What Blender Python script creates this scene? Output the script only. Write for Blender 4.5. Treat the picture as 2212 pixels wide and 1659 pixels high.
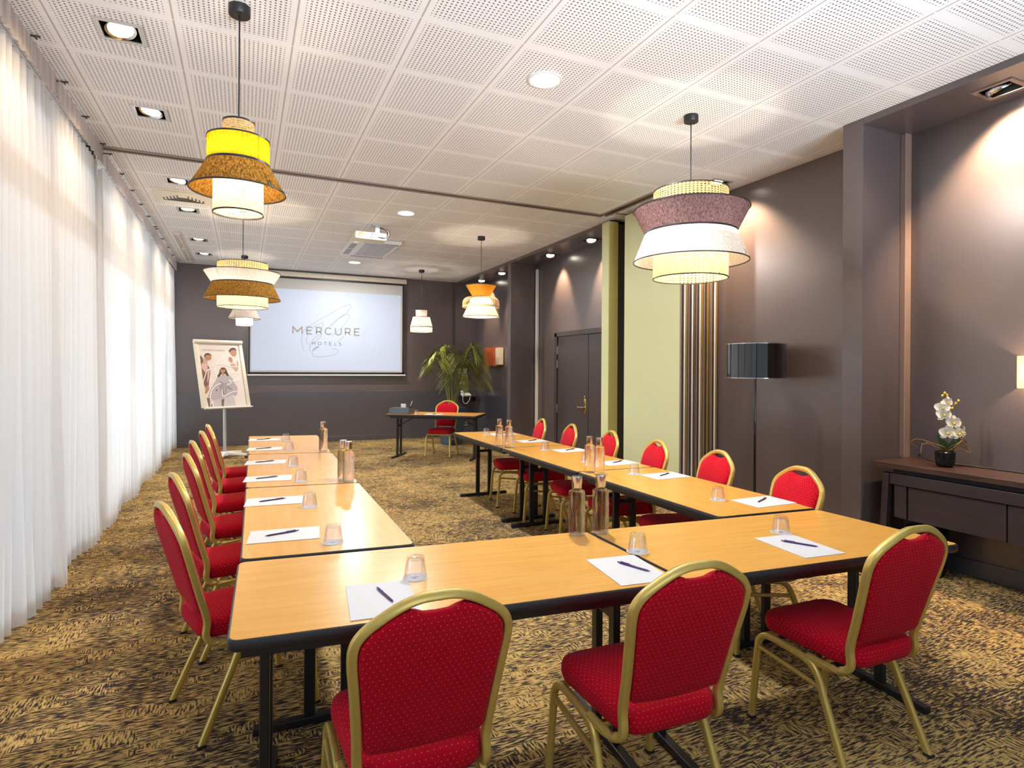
import bpy, bmesh, math, random
from mathutils import Vector, Matrix
C = bpy.context.scene.collection
SC = bpy.context.scene
R = math.radians
PI = math.pi
random.seed(7)
for o in list(bpy.data.objects):
    bpy.data.objects.remove(o)

# ------------------------------------------------------------------ camera, world, light, exposure
H = 3.46                       # ceiling height
YB = 9.51                      # back wall
XL = -1.45                     # curtain plane
XR = 4.07                      # edge of the ceiling / front of the pilasters
XW = 4.60                      # right wall in the niches
ZS = 3.41                      # soffits over the niches

cd = bpy.data.cameras.new('camera')
cam = bpy.data.objects.new('camera', cd)
C.objects.link(cam)
SC.camera = cam
cd.sensor_fit = 'HORIZONTAL'
cd.sensor_width = 36.0
F_PX, CX, CY, YAW, ROLL = 1282.2, 1127.2, 799.3, 0.4379, 0.006
cd.lens = F_PX * 36.0 / 2212.0
cd.shift_x = (1106.0 - CX) / 2212.0
cd.shift_y = (CY - 829.5) / 2212.0
cd.clip_start = 0.05
fw = Vector((math.sin(YAW), math.cos(YAW), 0))
rt = Vector((math.cos(YAW), -math.sin(YAW), 0))
up = Vector((0, 0, 1))
rt2 = math.cos(ROLL) * rt + math.sin(ROLL) * up
up2 = -math.sin(ROLL) * rt + math.cos(ROLL) * up
M = Matrix((rt2, up2, -fw)).transposed().to_4x4()
M.translation = Vector((-0.258, -3.244, 1.494))
cam.matrix_world = M

w = bpy.data.worlds.new('sky')
SC.world = w
w.use_nodes = True
bg = w.node_tree.nodes['Background']
bg.inputs[0].default_value = (0.72, 0.84, 1.0, 1)
bg.inputs[1].default_value = 0.3

vs = SC.view_settings
vs.view_transform = 'Standard'
vs.look = 'None'
vs.gamma = 1.0
vs.use_curve_mapping = False
vs.exposure = 0.50
SC.cycles.use_denoising = True
SC.cycles.max_bounces = 9
SC.cycles.diffuse_bounces = 4
SC.cycles.glossy_bounces = 4
SC.cycles.transmission_bounces = 9
SC.cycles.transparent_max_bounces = 16
SC.cycles.sample_clamp_indirect = 4.0
SC.cycles.caustics_reflective = False
SC.cycles.caustics_refractive = False

WARM = (1.0, 0.70, 0.42)
BULBC = (1.0, 0.83, 0.64)
def lamp(name, kind, loc, power, color, rot=None, parent=None, **kw):
    d = bpy.data.lights.new(name, kind)
    d.energy = power
    d.color = color
    for k, v in kw.items():
        setattr(d, k, v)
    o = bpy.data.objects.new(name, d)
    C.objects.link(o)
    o.location = loc
    if rot is not None:
        o.rotation_euler = rot
    if parent:
        o.parent = parent
    return o

# hazy daylight on the glazed left wall: a very soft low sun, the open sky, and added uplights for the ceiling
lamp('hazy_sun', 'SUN', (-6, 3, 5), 1.2, (0.80, 0.90, 1.0), (0, R(-78), 0), angle=R(18))
for y0, y1 in ((-5.0, -2.2), (-2.2, 0.5), (0.5, 3.1), (3.2, 6.4), (6.5, 9.5)):
    lamp('daylight', 'AREA', (-2.75, (y0 + y1) / 2, 1.0), 3 * (y1 - y0) / 3.0, (0.72, 0.86, 1.0),
         (0, R(-90), 0), shape='RECTANGLE', size=2.0, size_y=y1 - y0)
    if y0 > 3:  # unseen uplights added behind the far bays to lift the ceiling there
        lamp('ceiling_fill', 'AREA', (-4.2, (y0 + y1) / 2, 0.0), 55, (0.84, 0.92, 1.0),
             (0, R(-140), 0), shape='RECTANGLE', size=2.2, size_y=y1 - y0, spread=R(120))

# daylight through the glazed end wall behind the camera
lamp('daylight', 'AREA', (1.3, -5.95, 1.6), 5, (0.84, 0.92, 1.0), (R(90), 0, 0), shape='RECTANGLE', size=5.2, size_y=2.9)
# unseen area light aimed upward, added to brighten the ceiling
lamp('ceiling_fill', 'AREA', (1.5, -6.1, 0.9), 128, (0.78, 0.89, 1.0), (R(125), 0, 0), shape='RECTANGLE', size=5.0, size_y=1.0, spread=R(70))

# ------------------------------------------------------------------ materials
MATS = {}
def nmat(name):
    m = bpy.data.materials.new(name)
    m.use_nodes = True
    MATS[name] = m
    nt = m.node_tree
    return m, nt, nt.nodes, nt.links, nt.nodes['Principled BSDF']

def simple(name, col, rough=0.5, metal=0.0, var=0.08, scale=40.0, bump=0.0, spec=0.5, coat=0.0):
    """a principled surface with a fine procedural variation of tone"""
    m, nt, N, L, p = nmat(name)
    p.inputs['Roughness'].default_value = rough
    p.inputs['Metallic'].default_value = metal
    p.inputs['Specular IOR Level'].default_value = spec
    p.inputs['Coat Weight'].default_value = coat
    tc = N.new('ShaderNodeTexCoord')
    nz = N.new('ShaderNodeTexNoise')
    nz.inputs['Scale'].default_value = scale
    nz.inputs['Detail'].default_value = 3
    L.new(tc.outputs['Object'], nz.inputs['Vector'])
    mx = N.new('ShaderNodeMix')
    mx.data_type = 'RGBA'
    a = [max(0, c * (1 - var)) for c in col]
    b = [min(1, c * (1 + var)) for c in col]
    mx.inputs[6].default_value = (*a, 1)
    mx.inputs[7].default_value = (*b, 1)
    L.new(nz.outputs['Fac'], mx.inputs[0])
    L.new(mx.outputs[2], p.inputs['Base Color'])
    if bump:
        bp = N.new('ShaderNodeBump')
        bp.inputs['Strength'].default_value = bump
        bp.inputs['Distance'].default_value = 0.004
        L.new(nz.outputs['Fac'], bp.inputs['Height'])
        L.new(bp.outputs[0], p.inputs['Normal'])
    return m

def glow(name, col, strength):
    m, nt, N, L, p = nmat(name)
    p.inputs['Base Color'].default_value = (*[min(1, c) for c in col], 1)
    p.inputs['Emission Color'].default_value = (*col, 1)
    p.inputs['Emission Strength'].default_value = strength
    return m

def mth(N, L, op, a, b=None):
    n = N.new('ShaderNodeMath')
    n.operation = op
    for i, v in enumerate((a, b)):
        if v is None:
            continue
        if isinstance(v, (int, float)):
            n.inputs[i].default_value = v
        else:
            L.new(v, n.inputs[i])
    return n.outputs[0]

def cloth_shade(name, col, trans=0.5, weave=160.0, fleck=0.0, holes=0.0, nu=90, nv=12):
    """lampshade cloth: diffuse + translucent; woven cane gets a grid of see-through holes"""
    m, nt, N, L, p = nmat(name)
    N.remove(p)
    out = N['Material Output']
    tc = N.new('ShaderNodeTexCoord')
    mp = N.new('ShaderNodeMapping')
    mp.inputs['Scale'].default_value = (1.0, 1.0, 0.25)
    L.new(tc.outputs['Object'], mp.inputs[0])
    nz = N.new('ShaderNodeTexNoise')
    nz.inputs['Scale'].default_value = weave
    nz.inputs['Detail'].default_value = 2
    L.new(mp.outputs[0], nz.inputs['Vector'])
    cr = N.new('ShaderNodeValToRGB')
    cr.color_ramp.elements[0].position = 0.35
    cr.color_ramp.elements[1].position = 0.65
    k = 0.25 + fleck
    cr.color_ramp.elements[0].color = (*[c * (1 - k) for c in col], 1)
    cr.color_ramp.elements[1].color = (*[min(1, c * (1 + k * 0.7)) for c in col], 1)
    L.new(nz.outputs['Fac'], cr.inputs[0])
    d = N.new('ShaderNodeBsdfDiffuse')
    t = N.new('ShaderNodeBsdfTranslucent')
    L.new(cr.outputs[0], d.inputs[0])
    L.new(cr.outputs[0], t.inputs[0])
    mx = N.new('ShaderNodeMixShader')
    mx.inputs[0].default_value = trans
    L.new(d.outputs[0], mx.inputs[1])
    L.new(t.outputs[0], mx.inputs[2])
    last = mx.outputs[0]
    if holes:
        sp = N.new('ShaderNodeSeparateXYZ')
        L.new(tc.outputs['UV'], sp.inputs[0])
        fu = mth(N, L, 'FRACT', mth(N, L, 'MULTIPLY', sp.outputs[0], nu))
        fv = mth(N, L, 'FRACT', mth(N, L, 'MULTIPLY', sp.outputs[1], nv))
        du = mth(N, L, 'ABSOLUTE', mth(N, L, 'SUBTRACT', fu, 0.5))
        dv = mth(N, L, 'ABSOLUTE', mth(N, L, 'SUBTRACT', fv, 0.5))
        h = mth(N, L, 'LESS_THAN', mth(N, L, 'MAXIMUM', du, dv), holes)
        tr = N.new('ShaderNodeBsdfTransparent')
        m2 = N.new('ShaderNodeMixShader')
        L.new(h, m2.inputs[0])
        L.new(last, m2.inputs[1])
        L.new(tr.outputs[0], m2.inputs[2])
        last = m2.outputs[0]
    L.new(last, out.inputs[0])
    return m

def m_ceiling():
    m, nt, N, L, p = nmat('perforated_plaster')
    tc = N.new('ShaderNodeTexCoord')
    sp = N.new('ShaderNodeSeparateXYZ')
    L.new(tc.outputs['Object'], sp.inputs[0])
    T = 0.63
    fx = mth(N, L, 'FRACT', mth(N, L, 'MULTIPLY', mth(N, L, 'ADD', sp.outputs[0], 63.0), 1 / T))
    fy = mth(N, L, 'FRACT', mth(N, L, 'MULTIPLY', mth(N, L, 'ADD', sp.outputs[1], 63.0), 1 / T))
    ax = mth(N, L, 'ABSOLUTE', mth(N, L, 'SUBTRACT', fx, 0.5))
    ay = mth(N, L, 'ABSOLUTE', mth(N, L, 'SUBTRACT', fy, 0.5))
    inside = mth(N, L, 'LESS_THAN', mth(N, L, 'MAXIMUM', ax, ay), 0.44)
    n = 25.0
    hx = mth(N, L, 'SUBTRACT', mth(N, L, 'FRACT', mth(N, L, 'MULTIPLY', fx, n)), 0.5)
    hy = mth(N, L, 'SUBTRACT', mth(N, L, 'FRACT', mth(N, L, 'MULTIPLY', fy, n)), 0.5)
    r2 = mth(N, L, 'ADD', mth(N, L, 'MULTIPLY', hx, hx), mth(N, L, 'MULTIPLY', hy, hy))
    dot = mth(N, L, 'MULTIPLY', mth(N, L, 'LESS_THAN', r2, 0.052), inside)
    jx = mth(N, L, 'GREATER_THAN', ax, 0.4925)
    jy = mth(N, L, 'GREATER_THAN', ay, 0.4945)
    mx1 = N.new('ShaderNodeMix'); mx1.data_type = 'RGBA'
    mx1.inputs[6].default_value = (0.90, 0.895, 0.90, 1)
    mx1.inputs[7].default_value = (0.17, 0.145, 0.14, 1)
    L.new(dot, mx1.inputs[0])
    mx2 = N.new('ShaderNodeMix'); mx2.data_type = 'RGBA'
    mx2.inputs[7].default_value = (0.50, 0.46, 0.44, 1)
    L.new(mx1.outputs[2], mx2.inputs[6]); L.new(jx, mx2.inputs[0])
    mx3 = N.new('ShaderNodeMix'); mx3.data_type = 'RGBA'
    mx3.inputs[7].default_value = (0.93, 0.92, 0.90, 1)
    L.new(mx2.outputs[2], mx3.inputs[6]); L.new(jy, mx3.inputs[0])
    L.new(mx3.outputs[2], p.inputs['Base Color'])
    p.inputs['Roughness'].default_value = 0.55
    p.inputs['Specular IOR Level'].default_value = 0.3
    return m

def m_carpet():
    m, nt, N, L, p = nmat('woven_carpet')
    tc = N.new('ShaderNodeTexCoord')
    def streak(sx, sy, scale, seed):
        mp = N.new('ShaderNodeMapping')
        mp.inputs['Scale'].default_value = (sx, sy, 1)
        mp.inputs['Location'].default_value = (seed, seed * 2, 0)
        L.new(tc.outputs['Object'], mp.inputs[0])
        n = N.new('ShaderNodeTexNoise')
        n.inputs['Scale'].default_value = scale
        n.inputs['Detail'].default_value = 4
        n.inputs['Roughness'].default_value = 0.62
        L.new(mp.outputs[0], n.inputs['Vector'])
        return n.outputs['Fac']
    a = streak(0.24, 1.5, 78, 0.3)
    b = streak(1.5, 0.24, 78, 5.1)
    c = streak(0.6, 1.0, 6.5, 9.7)
    big = streak(1, 1, 1.1, 2.2)
    # blocks of crossing weave
    ab = N.new('ShaderNodeMix')
    L.new(mth(N, L, 'GREATER_THAN', c, 0.55), ab.inputs[0])
    L.new(a, ab.inputs[2]); L.new(b, ab.inputs[3])
    s = mth(N, L, 'ADD', mth(N, L, 'MULTIPLY', ab.outputs[0], 0.75), mth(N, L, 'MULTIPLY', c, 0.15))
    s = mth(N, L, 'ADD', s, mth(N, L, 'MULTIPLY', big, 0.22))
    cr = N.new('ShaderNodeValToRGB')
    e = cr.color_ramp.elements
    e[0].position = 0.50; e[0].color = (0.034, 0.027, 0.025, 1)
    e[1].position = 0.63; e[1].color = (0.55, 0.375, 0.135, 1)
    x = e.new(0.545); x.color = (0.078, 0.056, 0.040, 1)
    x = e.new(0.575); x.color = (0.37, 0.24, 0.085, 1)
    L.new(s, cr.inputs[0])
    L.new(cr.outputs[0], p.inputs['Base Color'])
    p.inputs['Roughness'].default_value = 0.95
    p.inputs['Specular IOR Level'].default_value = 0.1
    fine = N.new('ShaderNodeTexNoise')
    fine.inputs['Scale'].default_value = 260
    L.new(tc.outputs['Object'], fine.inputs['Vector'])
    bp = N.new('ShaderNodeBump')
    bp.inputs['Strength'].default_value = 0.5
    bp.inputs['Distance'].default_value = 0.006
    L.new(mth(N, L, 'ADD', s, mth(N, L, 'MULTIPLY', fine.outputs['Fac'], 0.3)), bp.inputs['Height'])
    L.new(bp.outputs[0], p.inputs['Normal'])
    return m

def m_wood(name, c1, c2, rough, scale=(1.2, 14, 14)):
    m, nt, N, L, p = nmat(name)
    tc = N.new('ShaderNodeTexCoord')
    mp = N.new('ShaderNodeMapping')
    mp.inputs['Scale'].default_value = scale
    L.new(tc.outputs['Object'], mp.inputs[0])
    n = N.new('ShaderNodeTexNoise')
    n.inputs['Scale'].default_value = 3.0
    n.inputs['Detail'].default_value = 5
    L.new(mp.outputs[0], n.inputs['Vector'])
    cr = N.new('ShaderNodeValToRGB')
    cr.color_ramp.elements[0].position = 0.3; cr.color_ramp.elements[0].color = (*c1, 1)
    cr.color_ramp.elements[1].position = 0.7; cr.color_ramp.elements[1].color = (*c2, 1)
    L.new(n.outputs['Fac'], cr.inputs[0])
    L.new(cr.outputs[0], p.inputs['Base Color'])
    p.inputs['Roughness'].default_value = rough
    p.inputs['Specular IOR Level'].default_value = 0.35
    return m

def m_fabric_dots(name, col, dotcol):
    m, nt, N, L, p = nmat(name)
    tc = N.new('ShaderNodeTexCoord')
    sp = N.new('ShaderNodeSeparateXYZ')
    L.new(tc.outputs['UV'], sp.inputs[0])
    k = 1 / 0.017
    u = mth(N, L, 'MULTIPLY', sp.outputs[0], k)
    v = mth(N, L, 'MULTIPLY', sp.outputs[1], k * 1.25)
    row = mth(N, L, 'FLOOR', v)
    u2 = mth(N, L, 'ADD', u, mth(N, L, 'MULTIPLY', mth(N, L, 'FLOORED_MODULO', row, 2.0), 0.5))
    du = mth(N, L, 'SUBTRACT', mth(N, L, 'FRACT', u2), 0.5)
    dv = mth(N, L, 'SUBTRACT', mth(N, L, 'FRACT', v), 0.5)
    r2 = mth(N, L, 'ADD', mth(N, L, 'MULTIPLY', du, du), mth(N, L, 'MULTIPLY', dv, dv))
    dot = mth(N, L, 'LESS_THAN', r2, 0.008)
    nz = N.new('ShaderNodeTexNoise')
    nz.inputs['Scale'].default_value = 90
    L.new(tc.outputs['Object'], nz.inputs['Vector'])
    mx0 = N.new('ShaderNodeMix'); mx0.data_type = 'RGBA'
    mx0.inputs[6].default_value = (*[c * 0.85 for c in col], 1)
    mx0.inputs[7].default_value = (*[min(1, c * 1.15) for c in col], 1)
    L.new(nz.outputs['Fac'], mx0.inputs[0])
    mx = N.new('ShaderNodeMix'); mx.data_type = 'RGBA'
    mx.inputs[7].default_value = (*dotcol, 1)
    L.new(mx0.outputs[2], mx.inputs[6]); L.new(dot, mx.inputs[0])
    L.new(mx.outputs[2], p.inputs['Base Color'])
    p.inputs['Roughness'].default_value = 0.85
    p.inputs['Specular IOR Level'].default_value = 0.10
    p.inputs['Sheen Weight'].default_value = 0.10
    p.inputs['Sheen Tint'].default_value = (1.0, 0.35, 0.45, 1)
    return m

def m_sheer(name='sheer_curtain', clear=0.24, c1=(0.84, 0.83, 0.82), c2=(0.94, 0.93, 0.92)):
    m, nt, N, L, p = nmat(name)
    N.remove(p)
    d = N.new('ShaderNodeBsdfDiffuse'); t = N.new('ShaderNodeBsdfTranslucent')
    tc = N.new('ShaderNodeTexCoord')
    wv = N.new('ShaderNodeTexNoise'); wv.inputs['Scale'].default_value = 300
    L.new(tc.outputs['Object'], wv.inputs['Vector'])
    cr = N.new('ShaderNodeValToRGB')
    cr.color_ramp.elements[0].color = (*c1, 1)
    cr.color_ramp.elements[1].color = (*c2, 1)
    L.new(wv.outputs['Fac'], cr.inputs[0])
    L.new(cr.outputs[0], d.inputs[0]); L.new(cr.outputs[0], t.inputs[0])
    mx = N.new('ShaderNodeMixShader'); mx.inputs[0].default_value = 0.55
    L.new(d.outputs[0], mx.inputs[1]); L.new(t.outputs[0], mx.inputs[2])
    tr = N.new('ShaderNodeBsdfTransparent'); m2 = N.new('ShaderNodeMixShader'); m2.inputs[0].default_value = clear
    L.new(mx.outputs[0], m2.inputs[1]); L.new(tr.outputs[0], m2.inputs[2])
    L.new(m2.outputs[0], N['Material Output'].inputs[0])
    return m

def m_thin_glass(name, tint=(1, 1, 1), gloss=0.12):
    m, nt, N, L, p = nmat(name)
    N.remove(p)
    tr = N.new('ShaderNodeBsdfTransparent'); tr.inputs[0].default_value = (*tint, 1)
    g = N.new('ShaderNodeBsdfGlossy'); g.inputs['Roughness'].default_value = 0.02
    lw = N.new('ShaderNodeLayerWeight'); lw.inputs[0].default_value = 0.35
    f = mth(N, L, 'ADD', mth(N, L, 'MULTIPLY', lw.outputs['Facing'], 0.42), gloss * 0.5)
    mx = N.new('ShaderNodeMixShader')
    L.new(f, mx.inputs[0]); L.new(tr.outputs[0], mx.inputs[1]); L.new(g.outputs[0], mx.inputs[2])
    L.new(mx.outputs[0], N['Material Output'].inputs[0])
    return m

def m_glass(name, ior, tint=(1, 1, 1)):
    m, nt, N, L, p = nmat(name)
    p.inputs['Base Color'].default_value = (*tint, 1)
    p.inputs['Transmission Weight'].default_value = 1.0
    p.inputs['Roughness'].default_value = 0.0
    p.inputs['IOR'].default_value = ior
    return m

CEIL = m_ceiling()
CARPET = m_carpet()
WALL = simple('taupe_wall_paint', (0.098, 0.078, 0.080), 0.28, var=0.05, scale=3, bump=0.03, spec=1.0)
WALLLOW = simple('taupe_satin_panel', (0.075, 0.071, 0.083), 0.24, var=0.04, scale=3, spec=1.0)
DARKTRIM = simple('dark_trim', (0.045, 0.037, 0.036), 0.4)
DOOR = simple('dark_door', (0.050, 0.040, 0.042), 0.38, var=0.06, scale=5)
GREEN = simple('pale_green_panel', (0.60, 0.63, 0.36), 0.5, var=0.02, scale=6)
OLIVE = simple('olive_panel_edge', (0.52, 0.45, 0.15), 0.45, var=0.04, scale=6)
ALU = simple('aluminium', (0.62, 0.60, 0.58), 0.35, metal=0.8, var=0.05)
BRONZE = simple('bronze_profile', (0.30, 0.21, 0.17), 0.4, metal=0.2, var=0.05)
GOLDST = simple('gold_strip', (0.55, 0.38, 0.08), 0.35, metal=0.6)
WHITE = simple('white_plastic', (0.80, 0.80, 0.78), 0.4, var=0.03)
CREAM = simple('cream_metal', (0.74, 0.68, 0.56), 0.4, var=0.03)
BLACK = simple('black_metal', (0.012, 0.012, 0.015), 0.42, var=0.2)
MATTBLK = simple('matt_black_housing', (0.003, 0.003, 0.003), 0.9, spec=0.1)
BLACKEDGE = simple('black_rubber_edge', (0.018, 0.018, 0.022), 0.38, var=0.2)
GLOSSBLK = simple('gloss_black_lacquer', (0.004, 0.004, 0.006), 0.06, var=0.2, coat=1.0, spec=0.7)
BLACKPOT = simple('black_ceramic', (0.006, 0.006, 0.008), 0.22)
BEECH = m_wood('beech_laminate', (0.64, 0.315, 0.056), (0.72, 0.37, 0.076), 0.27)
WENGE = m_wood('dark_stained_wood', (0.038, 0.020, 0.016), (0.075, 0.038, 0.026), 0.33, (14, 1.2, 14))
WENGEFRONT = m_wood('dark_brown_front', (0.030, 0.022, 0.024), (0.045, 0.030, 0.032), 0.40, (14, 1.2, 14))
RED = m_fabric_dots('red_dotted_fabric', (0.45, 0.0015, 0.014), (0.66, 0.17, 0.10))
GOLD = simple('gold_painted_tube', (0.66, 0.48, 0.13), 0.33, metal=0.5, var=0.05)
PAPER = simple('white_paper', (0.64, 0.645, 0.665), 0.6, var=0.015)
INK = simple('grey_ink', (0.27, 0.255, 0.235), 0.6)
PURPLE = simple('purple_plastic', (0.075, 0.018, 0.16), 0.3)
PENDARK = simple('dark_pen_plastic', (0.035, 0.012, 0.055), 0.3)
SILVER = simple('brushed_silver', (0.72, 0.70, 0.69), 0.16, metal=1.0, var=0.04)
CHROME = simple('lamp_reflector', (0.80, 0.79, 0.77), 0.12, metal=1.0)
BRASS = simple('brass', (0.78, 0.60, 0.24), 0.2, metal=1.0)
TUMBLER = m_thin_glass('tumbler_glass', (0.985, 0.985, 0.99), 0.10)
WINDOWGLASS = m_thin_glass('window_glass', (0.97, 0.98, 0.98), 0.04)
BOTTLEGLASS = m_glass('bottle_glass_of_water', 1.33, (1.0, 0.99, 0.99))
_nt = BOTTLEGLASS.node_tree
_tr = _nt.nodes.new('ShaderNodeBsdfTransparent'); _tr.inputs[0].default_value = (0.985, 0.97, 0.965, 1)
_mx = _nt.nodes.new('ShaderNodeMixShader'); _mx.inputs[0].default_value = 0.35
_nt.links.new(_nt.nodes['Principled BSDF'].outputs[0], _mx.inputs[1]); _nt.links.new(_tr.outputs[0], _mx.inputs[2])
_nt.links.new(_mx.outputs[0], _nt.nodes['Material Output'].inputs[0])
SHEER = m_sheer()
TAPE = m_sheer('curtain_heading_tape', 0.02, (0.66, 0.58, 0.55), (0.76, 0.68, 0.65))
LEAF = simple('palm_leaf', (0.20, 0.22, 0.035), 0.40, var=0.5, scale=9)
STEMG = simple('palm_stalk', (0.12, 0.16, 0.03), 0.5, var=0.3, scale=9)
SOIL = simple('dark_soil', (0.03, 0.02, 0.014), 0.9, bump=0.5)
PETAL = simple('white_petal', (0.86, 0.83, 0.70), 0.5, var=0.04)
YELLOWBUD = simple('yellow_bud', (0.62, 0.46, 0.06), 0.5)
DKLEAF = simple('dark_green_leaf', (0.022, 0.06, 0.018), 0.35, var=0.3, scale=20)
TWIG = simple('brown_twig', (0.17, 0.09, 0.03), 0.7, var=0.3)
LAMPLIT = glow('lit_lamp_disc', (1.0, 0.90, 0.74), 14.0)
BULB = glow('lit_bulb', (1.0, 0.86, 0.62), 22.0)
DOWNLIT = glow('lit_downlight_diffuser', (1.0, 0.93, 0.80), 9.0)
PROJECTED = glow('projected_white_image', (0.30, 0.335, 0.41), 0.68)
SCREENCLOTH = simple('screen_cloth', (0.52, 0.515, 0.50), 0.8, var=0.02)
ORANGE = simple('orange_leather', (0.52, 0.105, 0.02), 0.5, var=0.1, scale=20)
GREYPLASTIC = simple('bluegrey_plastic', (0.055, 0.085, 0.12), 0.25, var=0.08)
GREYMESH = simple('grey_grille', (0.30, 0.32, 0.40), 0.5)
STEELGREY = simple('grey_lacquered_pole', (0.52, 0.53, 0.50), 0.35, metal=0.3)
TAN = simple('tan_wood_strip', (0.45, 0.25, 0.14), 0.5)

CANE = cloth_shade('woven_cane', (0.74, 0.52, 0.22), 0.35, 220, holes=0.24, nu=64, nv=11)
CANEFINE = cloth_shade('fine_woven_cane', (0.78, 0.60, 0.30), 0.36, 220, holes=0.2, nu=58, nv=16)
SHYELLOW = cloth_shade('yellow_shade_cloth', (0.80, 0.45, 0.012), 0.34)
SHBROWN = cloth_shade('golden_brown_shade_cloth', (0.25, 0.135, 0.03), 0.22, 120, fleck=0.35)
SHPLUM = cloth_shade('plum_brown_shade_cloth', (0.17, 0.105, 0.105), 0.16, 120, fleck=0.2)
SHWHITE = cloth_shade('off_white_shade_cloth', (0.78, 0.71, 0.65), 0.26)
SHORANGE = cloth_shade('orange_shade_cloth', (0.80, 0.32, 0.035), 0.4)
SHCREAM = cloth_shade('cream_shade_cloth', (0.78, 0.62, 0.40), 0.24)
SHPINK = cloth_shade('pink_flecked_shade_cloth', (0.55, 0.35, 0.31), 0.24, 90, fleck=0.3)
BAMBOO = simple('bamboo_slats', (0.80, 0.58, 0.28), 0.5, var=0.1)

# ------------------------------------------------------------------ mesh helpers
def link(name, bm, m, parent=None, smooth=None, loc=None, rotz=0.0):
    me = bpy.data.meshes.new(name)
    bm.normal_update()
    bm.to_mesh(me)
    bm.free()
    ms = m if isinstance(m, (list, tuple)) else [m]
    for x in ms:
        me.materials.append(x)
    if smooth is not None:
        for p in me.polygons:
            p.use_smooth = True
        if smooth < 179:
            try:
                me.set_sharp_from_angle(angle=R(smooth))
            except Exception:
                pass
    o = bpy.data.objects.new(name, me)
    C.objects.link(o)
    if parent:
        o.parent = parent
    if loc is not None:
        o.location = loc
    if rotz:
        o.rotation_euler = (0, 0, rotz)
    return o

def tag(o, label=None, cat=None, group=None, kind=None):
    if label: o['label'] = label
    if cat: o['category'] = cat
    if group: o['group'] = group
    if kind: o['kind'] = kind
    return o

def thing(name, label, cat, loc=(0, 0, 0), rotz=0.0, group=None):
    o = bpy.data.objects.new(name, None)
    C.objects.link(o)
    o.location = loc
    o.rotation_euler = (0, 0, rotz)
    o.empty_display_size = 0.1
    return tag(o, label, cat, group)

def struct(name, bm, m, smooth=None):
    o = link(name, bm, m, smooth=smooth)
    o['kind'] = 'structure'
    return o

def copy_tree(o, parent=None):
    c = o.copy()
    C.objects.link(c)
    if parent:
        c.parent = parent
        c.matrix_parent_inverse = o.matrix_parent_inverse.copy()
    for ch in list(o.children):
        copy_tree(ch, c)
    return c

def dup(o, loc, rotz, label, group=None):
    c = copy_tree(o)
    c.location = loc
    c.rotation_euler = (0, 0, rotz)
    c['label'] = label
    if group: c['group'] = group
    return c

def BM():
    return bmesh.new()

def box(bm, c, s, bev=0.0, rot=None, seg=2):
    """box of size s centred on c"""
    r = bmesh.ops.create_cube(bm, size=1.0)
    vs_ = r['verts']
    mt = Matrix.Translation(Vector(c)) @ (rot.to_4x4() if rot is not None else Matrix.Identity(4)) @ Matrix.Diagonal((s[0], s[1], s[2], 1))
    bmesh.ops.transform(bm, matrix=mt, verts=vs_)
    if bev:
        es = list({e for v in vs_ for e in v.link_edges})
        bmesh.ops.bevel(bm, geom=es, offset=bev, segments=seg, affect='EDGES', profile=0.5)

def bx(bm, x0, x1, y0, y1, z0, z1, bev=0.0):
    box(bm, ((x0 + x1) / 2, (y0 + y1) / 2, (z0 + z1) / 2), (abs(x1 - x0), abs(y1 - y0), abs(z1 - z0)), bev)

def lathe(bm, prof, n=40, c=(0, 0, 0), close=False, uv=False):
    rings = []
    for r, z in prof:
        if r < 1e-6:
            rings.append([bm.verts.new((c[0], c[1], c[2] + z))])
        else:
            rings.append([bm.verts.new((c[0] + r * math.cos(2 * PI * i / n), c[1] + r * math.sin(2 * PI * i / n), c[2] + z)) for i in range(n)])
    ul = bm.loops.layers.uv.verify() if uv else None
    m = len(rings)
    for k in range(m if close else m - 1):
        a, b = rings[k], rings[(k + 1) % m]
        for i in range(n):
            j = (i + 1) % n
            if len(a) == 1 and len(b) == 1:
                continue
            if len(a) == 1:
                f = bm.faces.new((a[0], b[j], b[i]))
            elif len(b) == 1:
                f = bm.faces.new((a[i], a[j], b[0]))
            else:
                f = bm.faces.new((a[i], a[j], b[j], b[i]))
                if uv:
                    cs = ((i / n, k / (m - 1)), ((i + 1) / n, k / (m - 1)), ((i + 1) / n, (k + 1) / (m - 1)), (i / n, (k + 1) / (m - 1)))
                    for lp, t in zip(f.loops, cs):
                        lp[ul].uv = t

def catmull(pts, n=6, closed=False):
    P = [Vector(p) for p in pts]
    out = []
    m = len(P)
    rng = range(m if closed else m - 1)
    for i in rng:
        p0 = P[(i - 1) % m] if (closed or i > 0) else P[0] * 2 - P[1]
        p1 = P[i]
        p2 = P[(i + 1) % m]
        p3 = P[(i + 2) % m] if (closed or i + 2 < m) else P[-1] * 2 - P[-2]
        for k in range(n):
            t = k / n
            out.append(0.5 * ((2 * p1) + (-p0 + p2) * t + (2 * p0 - 5 * p1 + 4 * p2 - p3) * t * t + (-p0 + 3 * p1 - 3 * p2 + p3) * t ** 3))
    if not closed:
        out.append(P[-1].copy())
    return out

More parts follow.
